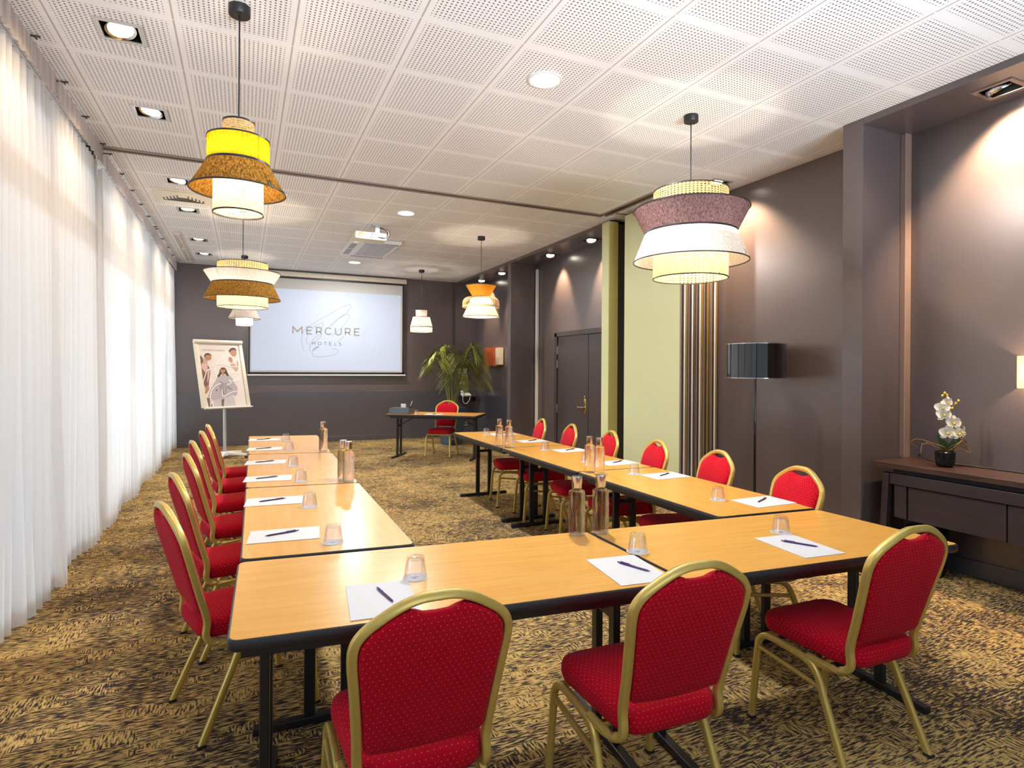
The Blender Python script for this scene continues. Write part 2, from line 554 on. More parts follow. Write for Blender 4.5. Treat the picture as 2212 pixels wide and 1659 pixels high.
def sweep(bm, pts, ra, rb=None, n=8, closed=False, ref=None, sq=False, cap=True):
    """tube along pts; cross-section ra (along ref-perp) x rb; sq gives a rounded square"""
    P = [Vector(p) for p in pts]
    m = len(P)
    rads = ra if isinstance(ra, (list, tuple)) else [ra] * m
    rb = rb if rb is not None else None
    rings = []
    N0 = None
    for i in range(m):
        if closed:
            t = P[(i + 1) % m] - P[(i - 1) % m]
        else:
            t = P[min(i + 1, m - 1)] - P[max(i - 1, 0)]
        if t.length < 1e-9:
            t = Vector((0, 0, 1))
        t.normalize()
        if ref is not None:
            a = Vector(ref) - t * t.dot(Vector(ref))
            if a.length < 1e-4:
                a = t.orthogonal()
            a.normalize()
        else:
            if N0 is None:
                a = t.orthogonal().normalized()
            else:
                a = N0 - t * t.dot(N0)
                a.normalize()
            N0 = a
        b = t.cross(a)
        r1 = rads[i]
        r2 = rb if rb is not None else r1
        ring = []
        for k in range(n):
            th = 2 * PI * (k + 0.5) / n
            ca, sa = math.cos(th), math.sin(th)
            if sq:
                q = 0.38
                ca = math.copysign(abs(ca) ** q, ca)
                sa = math.copysign(abs(sa) ** q, sa)
            ring.append(bm.verts.new(P[i] + a * (r1 * ca) + b * (r2 * sa)))
        rings.append(ring)
    for i in range(m if closed else m - 1):
        A, B = rings[i], rings[(i + 1) % m]
        for k in range(n):
            bm.faces.new((A[k], A[(k + 1) % n], B[(k + 1) % n], B[k]))
    if cap and not closed:
        bm.faces.new(rings[0][::-1])
        bm.faces.new(rings[-1])

def prism(bm, poly, z0, z1, top=True, bottom=True):
    a = [bm.verts.new((x, y, z0)) for x, y in poly]
    b = [bm.verts.new((x, y, z1)) for x, y in poly]
    n = len(poly)
    for i in range(n):
        bm.faces.new((a[i], a[(i + 1) % n], b[(i + 1) % n], b[i]))
    if top: bm.faces.new(b)
    if bottom: bm.faces.new(a[::-1])

def rings_solid(bm, rings):
    """skin a list of equal-length vertex rings, capping both ends with fans"""
    V = [[bm.verts.new(p) for p in r] for r in rings]
    n = len(V[0])
    for i in range(len(V) - 1):
        for k in range(n):
            bm.faces.new((V[i][k], V[i][(k + 1) % n], V[i + 1][(k + 1) % n], V[i + 1][k]))
    for ring, rev in ((V[0], True), (V[-1], False)):
        c = bm.verts.new(sum((v.co for v in ring), Vector()) / n)
        for k in range(n):
            t = (ring[k], ring[(k + 1) % n], c)
            bm.faces.new(t[::-1] if rev else t)

def boxuv(bm):
    bm.normal_update()
    ul = bm.loops.layers.uv.verify()
    for f in bm.faces:
        n = f.normal
        a = (abs(n.x), abs(n.y), abs(n.z))
        for lp in f.loops:
            c = lp.vert.co
            if a[2] >= max(a[0], a[1]):
                lp[ul].uv = (c.x, c.y)
            elif a[1] >= a[0]:
                lp[ul].uv = (c.x, c.z)
            else:
                lp[ul].uv = (c.y, c.z)

def offset_quad(q, d):
    """inset a counter-clockwise quad by d"""
    lines = []
    for i in range(4):
        a, b = Vector(q[i]), Vector(q[(i + 1) % 4])
        t = (b - a).normalized()
        nrm = Vector((-t.y, t.x))
        lines.append((a + nrm * d, t))
    out = []
    for i in range(4):
        p, t = lines[i - 1]
        p2, t2 = lines[i]
        den = t.x * t2.y - t.y * t2.x
        s = ((p2.x - p.x) * t2.y - (p2.y - p.y) * t2.x) / den
        out.append(p + t * s)
    return out

def round_poly(q, r, n=5):
    out = []
    m = len(q)
    for i in range(m):
        p = Vector(q[i]); a = Vector(q[i - 1]); b = Vector(q[(i + 1) % m])
        d1 = (a - p).normalized(); d2 = (b - p).normalized()
        s = p + d1 * r; e = p + d2 * r
        for k in range(n + 1):
            t = k / n
            out.append(((1 - t) ** 2) * s + 2 * t * (1 - t) * p + t * t * e)
    return out

# ------------------------------------------------------------------ the room shell
bm = BM(); bx(bm, -1.95, 5.0, -5.3, 9.8, -0.12, 0.0)
struct('floor', bm, CARPET)

SPOTS_L = [(-0.92, 0.90), (-0.92, 2.12), (-0.90, 3.95), (-0.90, 5.20), (-0.90, 7.08), (-0.89, 8.32)]
SPOTS_R = [(4.36, -0.98), (4.36, 4.23), (4.36, 5.52), (4.36, 7.57), (4.36, 8.68)]
SPOT_B = (4.20, 1.52)
SH = 0.095                      # half the opening of a square spotlight

def holed(bm, x0, x1, y0, y1, z, holes):
    xs = sorted({x0, x1} | {h[0] for h in holes} | {h[1] for h in holes})
    ys = sorted({y0, y1} | {h[2] for h in holes} | {h[3] for h in holes})
    V = {}
    def v(x, y):
        if (x, y) not in V:
            V[(x, y)] = bm.verts.new((x, y, z))
        return V[(x, y)]
    for i in range(len(xs) - 1):
        for j in range(len(ys) - 1):
            mx_, my_ = (xs[i] + xs[i + 1]) / 2, (ys[j] + ys[j + 1]) / 2
            if any(h[0] < mx_ < h[1] and h[2] < my_ < h[3] for h in holes):
                continue
            bm.faces.new((v(xs[i], ys[j]), v(xs[i], ys[j + 1]), v(xs[i + 1], ys[j + 1]), v(xs[i + 1], ys[j])))

bm = BM()
hl = [(x - SH, x + SH, y - SH, y + SH) for x, y in SPOTS_L]
holed(bm, -1.95, XR, -5.3, 9.8, H, hl)
x, y = SPOT_B
holed(bm, XR, 4.55, -0.03, 3.3, H, [(x - SH, x + SH, y - SH, y + SH)] if x - SH > XR else [])
bx(bm, -1.95, 5.0, -5.3, 9.8, H + 0.30, H + 0.34)
struct('ceiling', bm, CEIL)

def soffit(name, y0, y1, spots):
    bm = BM()
    holed(bm, XR, XW + 0.02, y0, y1, ZS, [(x - SH, x + SH, y - SH, y + SH) for x, y in spots])
    a = [bm.verts.new(p) for p in ((XR, y0, ZS), (XR, y1, ZS), (XR, y1, H + 0.1), (XR, y0, H + 0.1))]
    bm.faces.new(a)
    bmesh.ops.remove_doubles(bm, verts=bm.verts, dist=1e-5)
    return struct(name, bm, WALL)
soffit('trim_1', -5.3, -0.20, SPOTS_R[:1])
soffit('trim_2', 3.3, 6.49, SPOTS_R[1:3])
soffit('trim_3', 6.63, YB, SPOTS_R[3:])

# back wall with the glossier lower panel
bm = BM(); bx(bm, -1.95, 5.0, YB, YB + 0.15, 0.0, H + 0.3)
struct('wall_back', bm, WALL)
bm = BM(); bx(bm, -1.62, XW, YB - 0.012, YB, 0.10, 1.035, 0.003)
struct('trim_4', bm, WALLLOW)
bm = BM(); bx(bm, -1.62, XW, YB - 0.026, YB - 0.012, 0.0, 0.105, 0.004)
struct('baseboard_back', bm, WALLLOW)
bm = BM(); bx(bm, 3.985, 4.01, YB - 0.03, YB - 0.012, 0.10, H, 0.003)
struct('trim_5', bm, DARKTRIM)
bm = BM()
for x0, x1, z0, z1 in ((-1.95, -1.35, 0, H + 0.3), (4.0, 5.0, 0, H + 0.3), (-1.35, 4.0, 0, 0.06), (-1.35, 4.0, 3.2, H + 0.3)):
    bx(bm, x0, x1, -5.45, -5.3, z0, z1)
struct('wall_front', bm, WALL)

# right wall: niches behind, pilasters in front
bm = BM()
bx(bm, XW, XW + 0.15, -5.3, -0.03, 0.0, H + 0.3)
bx(bm, XW, XW + 0.15, 3.3, YB, 0.0, H + 0.3)
bx(bm, 4.52, 4.75, -0.03, 3.3, 0.0, H + 0.3)
struct('wall_right', bm, WALL)
def pilaster(name, y0, y1):
    bm = BM(); bx(bm, XR, XW, y0, y1, 0.0, H, 0.004)
    return struct(name, bm, WALL)
pilaster('trim_6', -0.20, -0.03)
pilaster('trim_7', 6.49, 6.63)
bm = BM(); bx(bm, XW - 0.075, XW - 0.0, -0.245, -0.20, 0.81, ZS, 0.004)
struct('trim_8', bm, BRONZE)
bm = BM(); bx(bm, XW - 0.014, XW, -5.3, -0.2, 0.10, 0.125, 0.002)
bx(bm, XW - 0.02, XW, -5.3, -0.2, 0.0, 0.12, 0.004)
bx(bm, 4.50, 4.52, -0.03, 1.7, 0.0, 0.12, 0.004)
bx(bm, XW - 0.02, XW, 5.8, 6.49, 0.0, 0.12, 0.004)
bx(bm, XW - 0.02, XW, 6.63, YB - 0.03, 0.0, 0.12, 0.004)
struct('baseboard_right', bm, WALLLOW)
bm = BM()
bx(bm, XW - 0.011, XW, 6.63, YB - 0.03, 0.12, 1.05, 0.003)
struct('trim_9', bm, WALLLOW)

# left wall: glazed bays with frames
BAYS = [(-5.2, -2.2), (-2.2, 0.5), (0.5, 3.08), (3.22, 6.42), (6.50, 9.46)]
bm = BM()
bx(bm, -1.95, -1.72, -5.3, YB, 3.30, H + 0.3)
bx(bm, -1.95, -1.72, -5.3, YB, 0.0, 0.06)
struct('wall_left', bm, WHITE)
FRAME = simple('grey_window_frame', (0.20, 0.19, 0.19), 0.5)
for i, (y0, y1) in enumerate(BAYS):
    r = bpy.data.objects.new('window_%d' % (i + 1), None)
    C.objects.link(r); r['kind'] = 'structure'
    r.location = (-1.64, (y0 + y1) / 2, 0.06)
    h = (y1 - y0) / 2
    bm = BM()
    for a, b, z0, z1 in ((-h, h, 0.0, 0.08), (-h, h, 2.48, 2.70), (-h, h, 3.12, 3.24), (-h, -h + 0.09, 0, 3.24), (h - 0.09, h, 0, 3.24), (-0.03, 0.03, 0, 3.24)):
        bx(bm, -0.03, 0.03, a, b, z0, z1, 0.006)
    link('window_frame', bm, FRAME, r)
    bm = BM(); bx(bm, -0.006, 0.006, -h + 0.09, h - 0.09, 0.08, 3.12)
    link('window_pane', bm, WINDOWGLASS, r)

# partition post against the curtains and the ceiling track
bm = BM()
bx(bm, -1.72, -1.47, 3.10, 3.20, 0.0, H - 0.01, 0.003)
struct('trim_10', bm, DARKTRIM)
r = thing('ceiling_track', 'dark metal partition track crossing the whole ceiling and bending round the green panels', 'track', (-1.5, 3.15, H))
bm = BM()
for y in (3.105, 3.185):
    bx(bm, 0.04, 5.36, y - 3.15 - 0.012, y - 3.15 + 0.012, -0.012, 0.0)
for (x0, x1, y0, y1) in ((5.30, 5.325, -1.20, 0.0), (5.39, 5.415, -1.14, 0.0), (5.30, 5.98, -1.215, -1.19), (5.39, 5.98, -1.145, -1.12), (5.41, 5.98, -0.20, -0.175)):
    bx(bm, x0, x1, y0, y1, -0.012, 0.0)
link('rail', bm, BRONZE, r)
bm = BM()
bx(bm, 0.04, 5.36, -0.033, 0.023, -0.004, 0.0)
bx(bm, 5.325, 5.39, -1.20, 0.0, -0.004, 0.0)
bx(bm, 5.325, 5.98, -1.19, -1.145, -0.004, 0.0)
link('slot', bm, BLACK, r)

# ------------------------------------------------------------------ door in the far niche
dr = bpy.data.objects.new('door_1', None); C.objects.link(dr); dr['kind'] = 'structure'
dr.location = (XW, 4.72, 0)
bm = BM()
for a, b, z0, z1 in ((-1.06, -0.98, 0, 2.12), (0.92, 1.0, 0, 2.12), (-1.06, 1.0, 2.06, 2.14)):
    bx(bm, -0.05, 0.0, a, b, z0, z1, 0.004)
link('door_frame', bm, DARKTRIM, dr)
bm = BM(); bx(bm, -0.028, -0.001, -0.07, 0.92, 0.01, 2.06, 0.003)
lf = link('door_leaf', bm, DOOR, dr)
bm = BM(); bx(bm, -0.024, -0.001, -0.98, -0.078, 0.01, 2.06, 0.003)
link('door_leaf', bm, DOOR, dr)
bm = BM()
bx(bm, -0.042, -0.028, -0.03, 0.045, 0.80, 1.06, 0.006)
bx(bm, -0.048, -0.03, -0.02, 0.035, 1.06, 1.10, 0.006)
sweep(bm, [(-0.04, 0.008, 0.915), (-0.085, 0.008, 0.915), (-0.09, 0.03, 0.915), (-0.09, 0.14, 0.915)], 0.010, n=8)
link('door_handle', bm, BRASS, lf, smooth=40)
for z in (0.85, 1.60, 1.83):
    bm = BM(); bx(bm, -0.044, -0.026, 0.905, 0.925, z - 0.07, z + 0.07, 0.003)
    link('hinge', bm, SILVER, dr)

# white conduit in the niche corner
bm = BM(); bx(bm, XW - 0.055, XW - 0.003, 6.40, 6.455, 0.02, 3.33, 0.01)
o = link('cable_conduit', bm, WHITE)
tag(o, 'tall white cable conduit running up the corner beside the brown pilaster', 'conduit')

# ------------------------------------------------------------------ parked partition panels
for k in range(5):
    x0 = 3.985 + k * 0.106
    t = thing('partition_panel', ['pale green movable partition panel facing the room, outermost of the parked stack',
              'second movable partition panel in the parked stack, just behind the outermost green face',
              'middle movable partition panel of the parked stack, only its striped edge showing',
              'fourth movable partition panel in the parked stack, its striped edge toward the camera',
              'movable partition panel parked innermost against the right wall'][k], 'partition panel', (x0, 1.80, 0), 0, 'parked partition panels')
    bm = BM(); bx(bm, 0.0, 0.085, 0.02, 1.05, 0.02, 3.40, 0.002)
    link('panel_face', bm, GREEN, t)
    bm = BM(); bx(bm, 0.0, 0.088, 0.0, 0.02, 0.02, 3.40, 0.002)
    e = link('panel_edge', bm, BRONZE, t)
    bm = BM(); bx(bm, 0.012, 0.030, -0.008, 0.0, 0.02, 3.40, 0.001)
    link('seal_strip', bm, DARKTRIM, e)
    bm = BM(); bx(bm, 0.036, 0.050, -0.012, 0.0, 0.02, 3.40, 0.001)
    link('metal_strip', bm, WHITE if k != 3 else GOLDST, e)
    bm = BM(); bx(bm, 0.068, 0.075, -0.006, 0.0, 0.02, 3.40, 0.001)
    link('seal_strip', bm, DARKTRIM if k % 2 else GOLDST, e)
    bm = BM(); bx(bm, 0.025, 0.06, 0.25, 0.33, 3.40, 3.448); bx(bm, 0.025, 0.06, 0.72, 0.80, 3.40, 3.448)
    link('hanger', bm, BLACK, t)
t = thing('partition_post', 'narrow pale green and olive partition post standing beyond the parked panels', 'partition post', (3.99, 3.20, 0))
bm = BM(); bx(bm, 0.0, 0.14, 0.012, 0.17, 0.02, 3.42, 0.003)
link('post_body', bm, GREEN, t)
bm = BM(); bx(bm, 0.0, 0.14, 0.0, 0.012, 0.02, 3.42, 0.003)
link('post_edge', bm, OLIVE, t)
bm = BM(); bx(bm, 0.14, 0.26, 0.02, 0.10, 0.02, 3.40, 0.003)  # dark sheet standing in for the shaded slot beside the post
link('dark_gap', bm, DARKTRIM, t)

# ------------------------------------------------------------------ curtains
def curtain(label, y0, y1, seed, tail=0.0, drift=0.0):
    rnd = random.Random(seed)
    r = thing('curtain', label, 'curtain', (XL, (y0 + y1) / 2, 0), 0, 'sheer white curtains along the glazed wall')
    n = int((y1 - y0) / 0.014)
    rows = [0.012, 0.03, 0.10, 0.3, 0.8, 1.5, 2.2, 2.8, 3.15, 3.30]
    ph = [rnd.uniform(0, 6.3) for _ in range(6)]
    bm = BM()
    V = []
    ym = (y0 + y1) / 2
    for z in rows:
        ring = []
        f = 1 - z / 3.4
        for i in range(n + 1):
            s = i / n
            y = y0 + (y1 - y0) * s
            a = 0.030 + 0.024 * f
            xx = a * math.sin(2 * PI * y / 0.115 + 1.3 * math.sin(2 * PI * y / 0.9 + ph[0]) + 0.5 * math.sin(z * 1.3 + ph[1]))
            xx += 0.014 * math.sin(2 * PI * y / 0.047 + ph[2]) * (0.4 + 0.6 * f)
            xx += (0.025 * f + 0.005) * math.sin(2 * PI * y / 1.35 + ph[3]) * f
            yy = y + 0.02 * f * math.sin(2 * PI * y / 0.7 + ph[4])
            # the free edge trails a little into the room near the floor
            if tail and s < 0.10:
                k = (1 - s / 0.10)
                xx += tail * k * max(0, f - 0.35) ** 1.5
                yy -= drift * k * max(0, f - 0.35)
            if z > 3.0:
                xx *= 0.75
            ring.append(bm.verts.new((xx, yy - ym, z + (0.006 * math.sin(9 * y) if z < 0.05 else 0))))
        V.append(ring)
    for j in range(len(V) - 1):
        for i in range(n):
            bm.faces.new((V[j][i], V[j][i + 1], V[j + 1][i + 1], V[j + 1][i]))
    link('curtain_cloth', bm, SHEER, r, smooth=180)
    bm = BM()
    V = []
    for z in (3.29, 3.34, 3.40, 3.43):
        ring = []
        for i in range(n + 1):
            y = y0 + (y1 - y0) * i / n
            xx = 0.009 * math.sin(2 * PI * y / 0.062 + ph[2]) + 0.006 * math.sin(2 * PI * y / 0.13 + ph[0]) + 0.050
            ring.append(bm.verts.new((xx, y - ym, z)))
        V.append(ring)
    for j in range(len(V) - 1):
        for i in range(n):
            bm.faces.new((V[j][i], V[j][i + 1], V[j + 1][i + 1], V[j + 1][i]))
    link('header_tape', bm, TAPE, r, smooth=180)
    return r
curtain('long sheer white curtain nearest the camera, at the left edge of the photo', -5.1, 1.66, 1)
curtain('narrow sheer white curtain whose free edge trails before the dark partition post', 1.69, 3.07, 2, 0.16, 0.06)
curtain('sheer white curtain just beyond the dark partition post', 3.24, 6.42, 3)
curtain('farthest sheer white curtain, ending at the dark back wall', 6.46, 9.42, 4, 0.0)
for i, (y0, y1, lb) in enumerate(((-5.1, 3.07, 'thin white curtain rail along the ceiling above the nearest sheer curtains'),
                                  (3.24, 6.42, 'thin white curtain rail on the ceiling above the curtain beyond the partition post'),
                                  (6.46, 9.42, 'thin white curtain rail on the ceiling above the farthest curtain'))):
    r = thing('curtain_rail', lb, 'curtain rail', (XL, (y0 + y1) / 2, H), 0, 'curtain rails on the ceiling')
    h = (y1 - y0) / 2
    bm = BM(); bx(bm, -0.012, 0.012, -h, h, -0.022, -0.001, 0.003)
    link('rail', bm, WHITE, r)
    n = int((y1 - y0) / 0.62)
    for k in range(n + 1):
        y = -h + 0.05 + (2 * h - 0.1) * k / n
        bm = BM()
        sweep(bm, [(0.012, y, -0.012), (0.06, y, -0.010), (0.085, y + 0.012, -0.003)], 0.006, n=6)
        sweep(bm, [(0.06, y, -0.010), (0.065, y + 0.03, -0.012)], 0.005, n=6)
        link('bracket', bm, DARKTRIM, r)
r = thing('ceiling_rod', 'pair of thin white rods along the ceiling edge beside the farthest curtain', 'rail', (-1.16, 7.9, H))
for dx in (-0.035, 0.035):
    bm = BM(); sweep(bm, [(dx, -1.25, -0.03), (dx, 1.30, -0.03)], 0.011, n=8)
    link('rod', bm, CREAM, r, smooth=60)
for y in (-1.2, 0, 1.25):
    bm = BM(); bx(bm, -0.05, 0.05, y - 0.012, y + 0.012, -0.03, 0.0)
    link('bracket', bm, WHITE, r)

# ------------------------------------------------------------------ recessed lamps
def make_spot(name, label, loc, tilt, framemat, group, power, aim, lit=True, cone=62, blend=0.6):
    t = thing(name, label, 'spotlight', loc, 0, group)
    bm = BM()
    o, q = 0.122, SH
    for (x0, x1, y0, y1) in ((-o, o, -o, -q), (-o, o, q, o), (-o, -q, -q, q), (q, o, -q, q)):
        bx(bm, x0, x1, y0, y1, -0.007, -0.0005)
    link('frame', bm, framemat, t)
    bm = BM()
    w_ = 0.004
    for (x0, x1, y0, y1, z0, z1) in ((-q, q, -q, -q + w_, 0, 0.14), (-q, q, q - w_, q, 0, 0.14), (-q, -q + w_, -q, q, 0, 0.14), (q - w_, q, -q, q, 0, 0.14), (-q, q, -q, q, 0.14, 0.145)):
        bx(bm, x0, x1, y0, y1, z0, z1)
    link('housing', bm, MATTBLK, t)
    zlamp = 0.004 if loc[2] > ZS + 0.01 else -0.006
    rm = Matrix.Rotation(tilt[0], 3, 'X') @ Matrix.Rotation(tilt[1], 3, 'Y')
    bm = BM()
    lathe(bm, [(0.060, 0.060), (0.078, 0.035), (0.083, 0.006), (0.079, 0.0), (0.068, 0.004), (0.062, 0.012)], 28)
    bmesh.ops.transform(bm, matrix=Matrix.Translation((0, 0, zlamp)) @ rm.to_4x4(), verts=bm.verts)
    g = link('lamp_ring', bm, CHROME, t, smooth=60)
    bm = BM()
    lathe(bm, [(0.0, 0.006), (0.066, 0.008)], 28)
    bmesh.ops.transform(bm, matrix=Matrix.Translation((0, 0, zlamp)) @ rm.to_4x4(), verts=bm.verts)
    link('lamp_face', bm, LAMPLIT, g)
    if power:
        d = Vector(aim).normalized()
        q4 = d.to_track_quat('-Z', 'Y')
        lamp('spot_beam', 'SPOT', (0, 0, -0.02), power, WARM, q4.to_euler(), t, spot_size=R(cone), spot_blend=blend, shadow_soft_size=0.05)
    return t
LSP = ['square recessed spotlight nearest the camera on the left of the ceiling', 'second square spotlight along the left ceiling row, glowing bright',
       'square spotlight just in front of the slotted air vent', 'square spotlight just behind the slotted air vent',
       'square spotlight second from the back wall in the left ceiling row', 'square spotlight nearest the back wall in the left ceiling row']
for i, (x, y) in enumerate(SPOTS_L):
    make_spot('recessed_spotlight', LSP[i], (x, y, H), (R([-14, -10, -12, -6, -4, -12][i]), R([-10, 8, 5, -5, 0, 0][i])), ALU, 'square spotlights along the curtains', 42, (-0.42, 0.05, -1), cone=120, blend=1.0)
RSP = ['square recessed spotlight in the niche soffit above the dark console', 'square spotlight above the dark double door, nearest the green post',
       'square spotlight in the soffit beside the white conduit', 'square spotlight in the last niche, next to the brown pilaster', 'square spotlight in the last niche above the orange pendant, nearest the back wall']
for i, (x, y) in enumerate(SPOTS_R):
    make_spot('recessed_spotlight', RSP[i], (x, y, ZS), (R(-14 if i == 0 else -22), R(-28 if i == 0 else 6)), BRONZE if i == 0 else DARKTRIM, 'square spotlights in the right niches', 300 if i == 0 else 190, (0.42 if i == 0 else 0.36, 0.0, -1), cone=104 if i == 0 else 62)
make_spot('recessed_spotlight', 'square ceiling spotlight right above the brown and white pendant', (SPOT_B[0], SPOT_B[1] - 0.0, H), (0, R(10)), ALU, 'square spotlights in the right niches', 260, (0.30, -0.15, -1), cone=92)

for (x, y, lb) in ((1.575, 0.33, 'big round lit ceiling downlight nearest the camera'), (1.575, 4.13, 'round lit ceiling downlight in front of the projector'),
                   (1.575, 7.95, 'round lit ceiling downlight behind the air conditioning cassette')):
    t = thing('round_downlight', lb, 'downlight', (x, y, H), 0, 'round downlights down the middle')
    bm = BM(); lathe(bm, [(0.118, -0.001), (0.118, -0.008), (0.108, -0.012), (0.100, -0.010), (0.100, -0.001)], 40)
    link('bezel', bm, WHITE, t, smooth=50)
    bm = BM(); lathe(bm, [(0.0, -0.009), (0.100, -0.008)], 40)
    link('diffuser', bm, DOWNLIT, t)
    lamp('downlight_beam', 'AREA', (0, 0, -0.03), 64, (1.0, 0.97, 0.93), (0, 0, 0), t, shape='DISK', size=0.2)

# ------------------------------------------------------------------ pendants
def pendant(label, x, y, tiers, power, seam=-60, extra=None):
    """tiers: (kind, z_top, r_top, z_bottom, r_bottom, material)"""
    t = thing('pendant_lamp', label, 'pendant lamp', (x, y, H), 0, 'layered cloth pendant lamps')
    bm = BM(); lathe(bm, [(0.0, -0.05), (0.052, -0.05), (0.055, -0.046), (0.055, -0.001), (0.0, -0.001)], 32)
    link('canopy', bm, BLACK, t, smooth=40)
    ztop = max(a[1] for a in tiers)
    zb = min(a[3] for a in tiers)
    zl = zb + 0.62 * (ztop - zb) - 0.05
    bm = BM(); sweep(bm, [(0, 0, -0.05), (0, 0, zl - H + 0.12)], 0.0045, n=8)
    link('cord', bm, BLACK, t, smooth=60)
    bm = BM()
    lathe(bm, [(0.0, 0.13), (0.02, 0.13), (0.022, 0.06), (0.016, 0.05), (0.0, 0.05)], 16, (0, 0, zl - H))
    s = link('lamp_holder', bm, BLACK, t, smooth=40)
    bm = BM()
    lathe(bm, [(0.0, -0.045), (0.022, -0.038), (0.034, -0.018), (0.034, 0.004), (0.022, 0.032), (0.014, 0.05)], 20, (0, 0, zl - H))
    link('bulb', bm, BULB, s, smooth=180)
    for (nm, z1, r1, z2, r2, mt) in tiers:
        bm = BM()
        lathe(bm, [(r2 + (r1 - r2) * k / 6, z2 - H + (z1 - z2) * k / 6) for k in range(7)], 72, uv=True)
        sh = link(nm, bm, mt, t, smooth=180)
        for r_, z_ in ((r1, z1), (r2, z2)):
            bm = BM()
            lathe(bm, [(r_ - 0.003, z_ - H - 0.004), (r_ + 0.003, z_ - H - 0.004), (r_ + 0.003, z_ - H + 0.004), (r_ - 0.003, z_ - H + 0.004)], 72, close=True)
            link('rim_trim', bm, BLACK, sh, smooth=50)
        if nm in ('cone_shade', 'flared_shade', 'drum_shade', 'collar_shade'):
            a = R(seam)
            ca, sa = math.cos(a), math.sin(a)
            bm = BM()
            sweep(bm, [((r1 + 0.0006) * ca, (r1 + 0.0006) * sa, z1 - H - 0.004), ((r2 + 0.0006) * ca, (r2 + 0.0006) * sa, z2 - H + 0.004)], 0.0016, n=6)
            link('seam', bm, mt, sh)
        if nm == 'cone_shade':
            a = R(seam + 4)
            k = 0.84
            r3 = r1 + (r2 - r1) * k
            z3 = z1 + (z2 - z1) * k - H
            bm = BM()
            box(bm, (0, 0, 0), (0.0022, 0.007, 0.034))
            bmesh.ops.transform(bm, matrix=Matrix.Translation(((r3 + 0.001) * math.cos(a), (r3 + 0.001) * math.sin(a), z3)) @ Matrix.Rotation(a, 4, 'Z') @ Matrix.Rotation(-math.atan2(r2 - r1, z1 - z2), 4, 'Y'), verts=bm.verts)
            link('sewn_tag', bm, BLACK, sh)
    # thin wire spider that carries the tiers
    rs = tiers[0][2]
    bm = BM()
    for k in range(3):
        a = 2 * PI * k / 3 + 0.4
        sweep(bm, [(0, 0, ztop - H - 0.02), (rs * math.cos(a), rs * math.sin(a), ztop - H - 0.004)], 0.0025, n=6)
        sweep(bm, [(0, 0, zl - H + 0.08), (0.6 * rs * math.cos(a), 0.6 * rs * math.sin(a), zl - H + 0.08)], 0.0025, n=6)
    link('wire_frame', bm, BLACK, t)
    if extra: extra(t)
    lamp('bulb_glow', 'POINT', (0, 0, zl - H - 0.075), power * 0.46, BULBC, None, t, shadow_soft_size=0.06)
    return t
pendant('yellow and golden brown tiered pendant lamp nearest the camera, over the left tables', -0.29, 0.336,
        [('cane_collar', 2.83, 0.078, 2.70, 0.078, CANE), ('drum_shade', 2.735, 0.155, 2.605, 0.155, SHYELLOW),
         ('cone_shade', 2.60, 0.158, 2.455, 0.240, SHBROWN), ('cane_cylinder', 2.60, 0.125, 2.335, 0.125, CANEFINE)], 27, seam=-52)
pendant('white and gold pendant lamp with flared tiers, second along the left row', -0.275, 4.80,
        [('cane_collar', 2.78, 0.285, 2.60, 0.285, CANE), ('flared_shade', 2.665, 0.43, 2.53, 0.345, SHWHITE),
         ('cone_shade', 2.525, 0.345, 2.34, 0.43, SHBROWN), ('cane_cylinder', 2.50, 0.285, 2.24, 0.285, CANEFINE)], 52, seam=-132)
pendant('small white pendant lamp half hidden behind the white and gold one', -0.255, 8.20,
        [('drum_shade', 2.70, 0.16, 2.56, 0.16, SHCREAM), ('cone_shade', 2.56, 0.16, 2.36, 0.26, SHWHITE), ('cylinder_shade', 2.50, 0.135, 2.24, 0.135, SHWHITE)], 48, seam=-130)
pendant('large pendant lamp with plum brown and white flared tiers over the right tables', 2.852, 0.35,
        [('cane_collar', 2.875, 0.280, 2.70, 0.280, CANE), ('flared_shade', 2.735, 0.435, 2.555, 0.345, SHPLUM),
         ('cone_shade', 2.55, 0.345, 2.335, 0.430, SHWHITE), ('cane_cylinder', 2.50, 0.280, 2.205, 0.280, CANEFINE)], 50, seam=-66)
def bamboo_ring(t):
    bm = BM()
    for k in range(56):
        a = 2 * PI * k / 56
        ca, sa = math.cos(a), math.sin(a)
        pr = [(0.17, 2.56), (0.215, 2.555), (0.25, 2.53), (0.267, 2.49), (0.27, 2.43)]
        sweep(bm, [(v.x * ca, v.x * sa, v.y - H) for v in catmull([(p[0], p[1], 0) for p in pr], 3)], 0.0055, 0.003, n=4, ref=(0, 0, 1))
    lathe(bm, [(0.268, 2.41 - H), (0.274, 2.41 - H), (0.274, 2.435 - H), (0.268, 2.435 - H)], 56, close=True)
    link('slatted_ring', bm, BAMBOO, t)
pendant('orange and cream pendant lamp with a slatted bamboo ring', 2.908, 4.953,
        [('flared_shade', 2.735, 0.222, 2.57, 0.125, SHORANGE), ('cone_shade', 2.555, 0.14, 2.275, 0.270, SHCREAM)], 52, seam=-140, extra=bamboo_ring)
pendant('small pink flecked pendant lamp with a white collar, near the back wall', 2.914, 8.226,
        [('collar_shade', 2.665, 0.113, 2.535, 0.105, SHWHITE), ('cone_shade', 2.53, 0.165, 2.325, 0.222, SHPINK), ('cane_cylinder', 2.335, 0.215, 2.235, 0.215, CANEFINE)], 46, seam=-120)

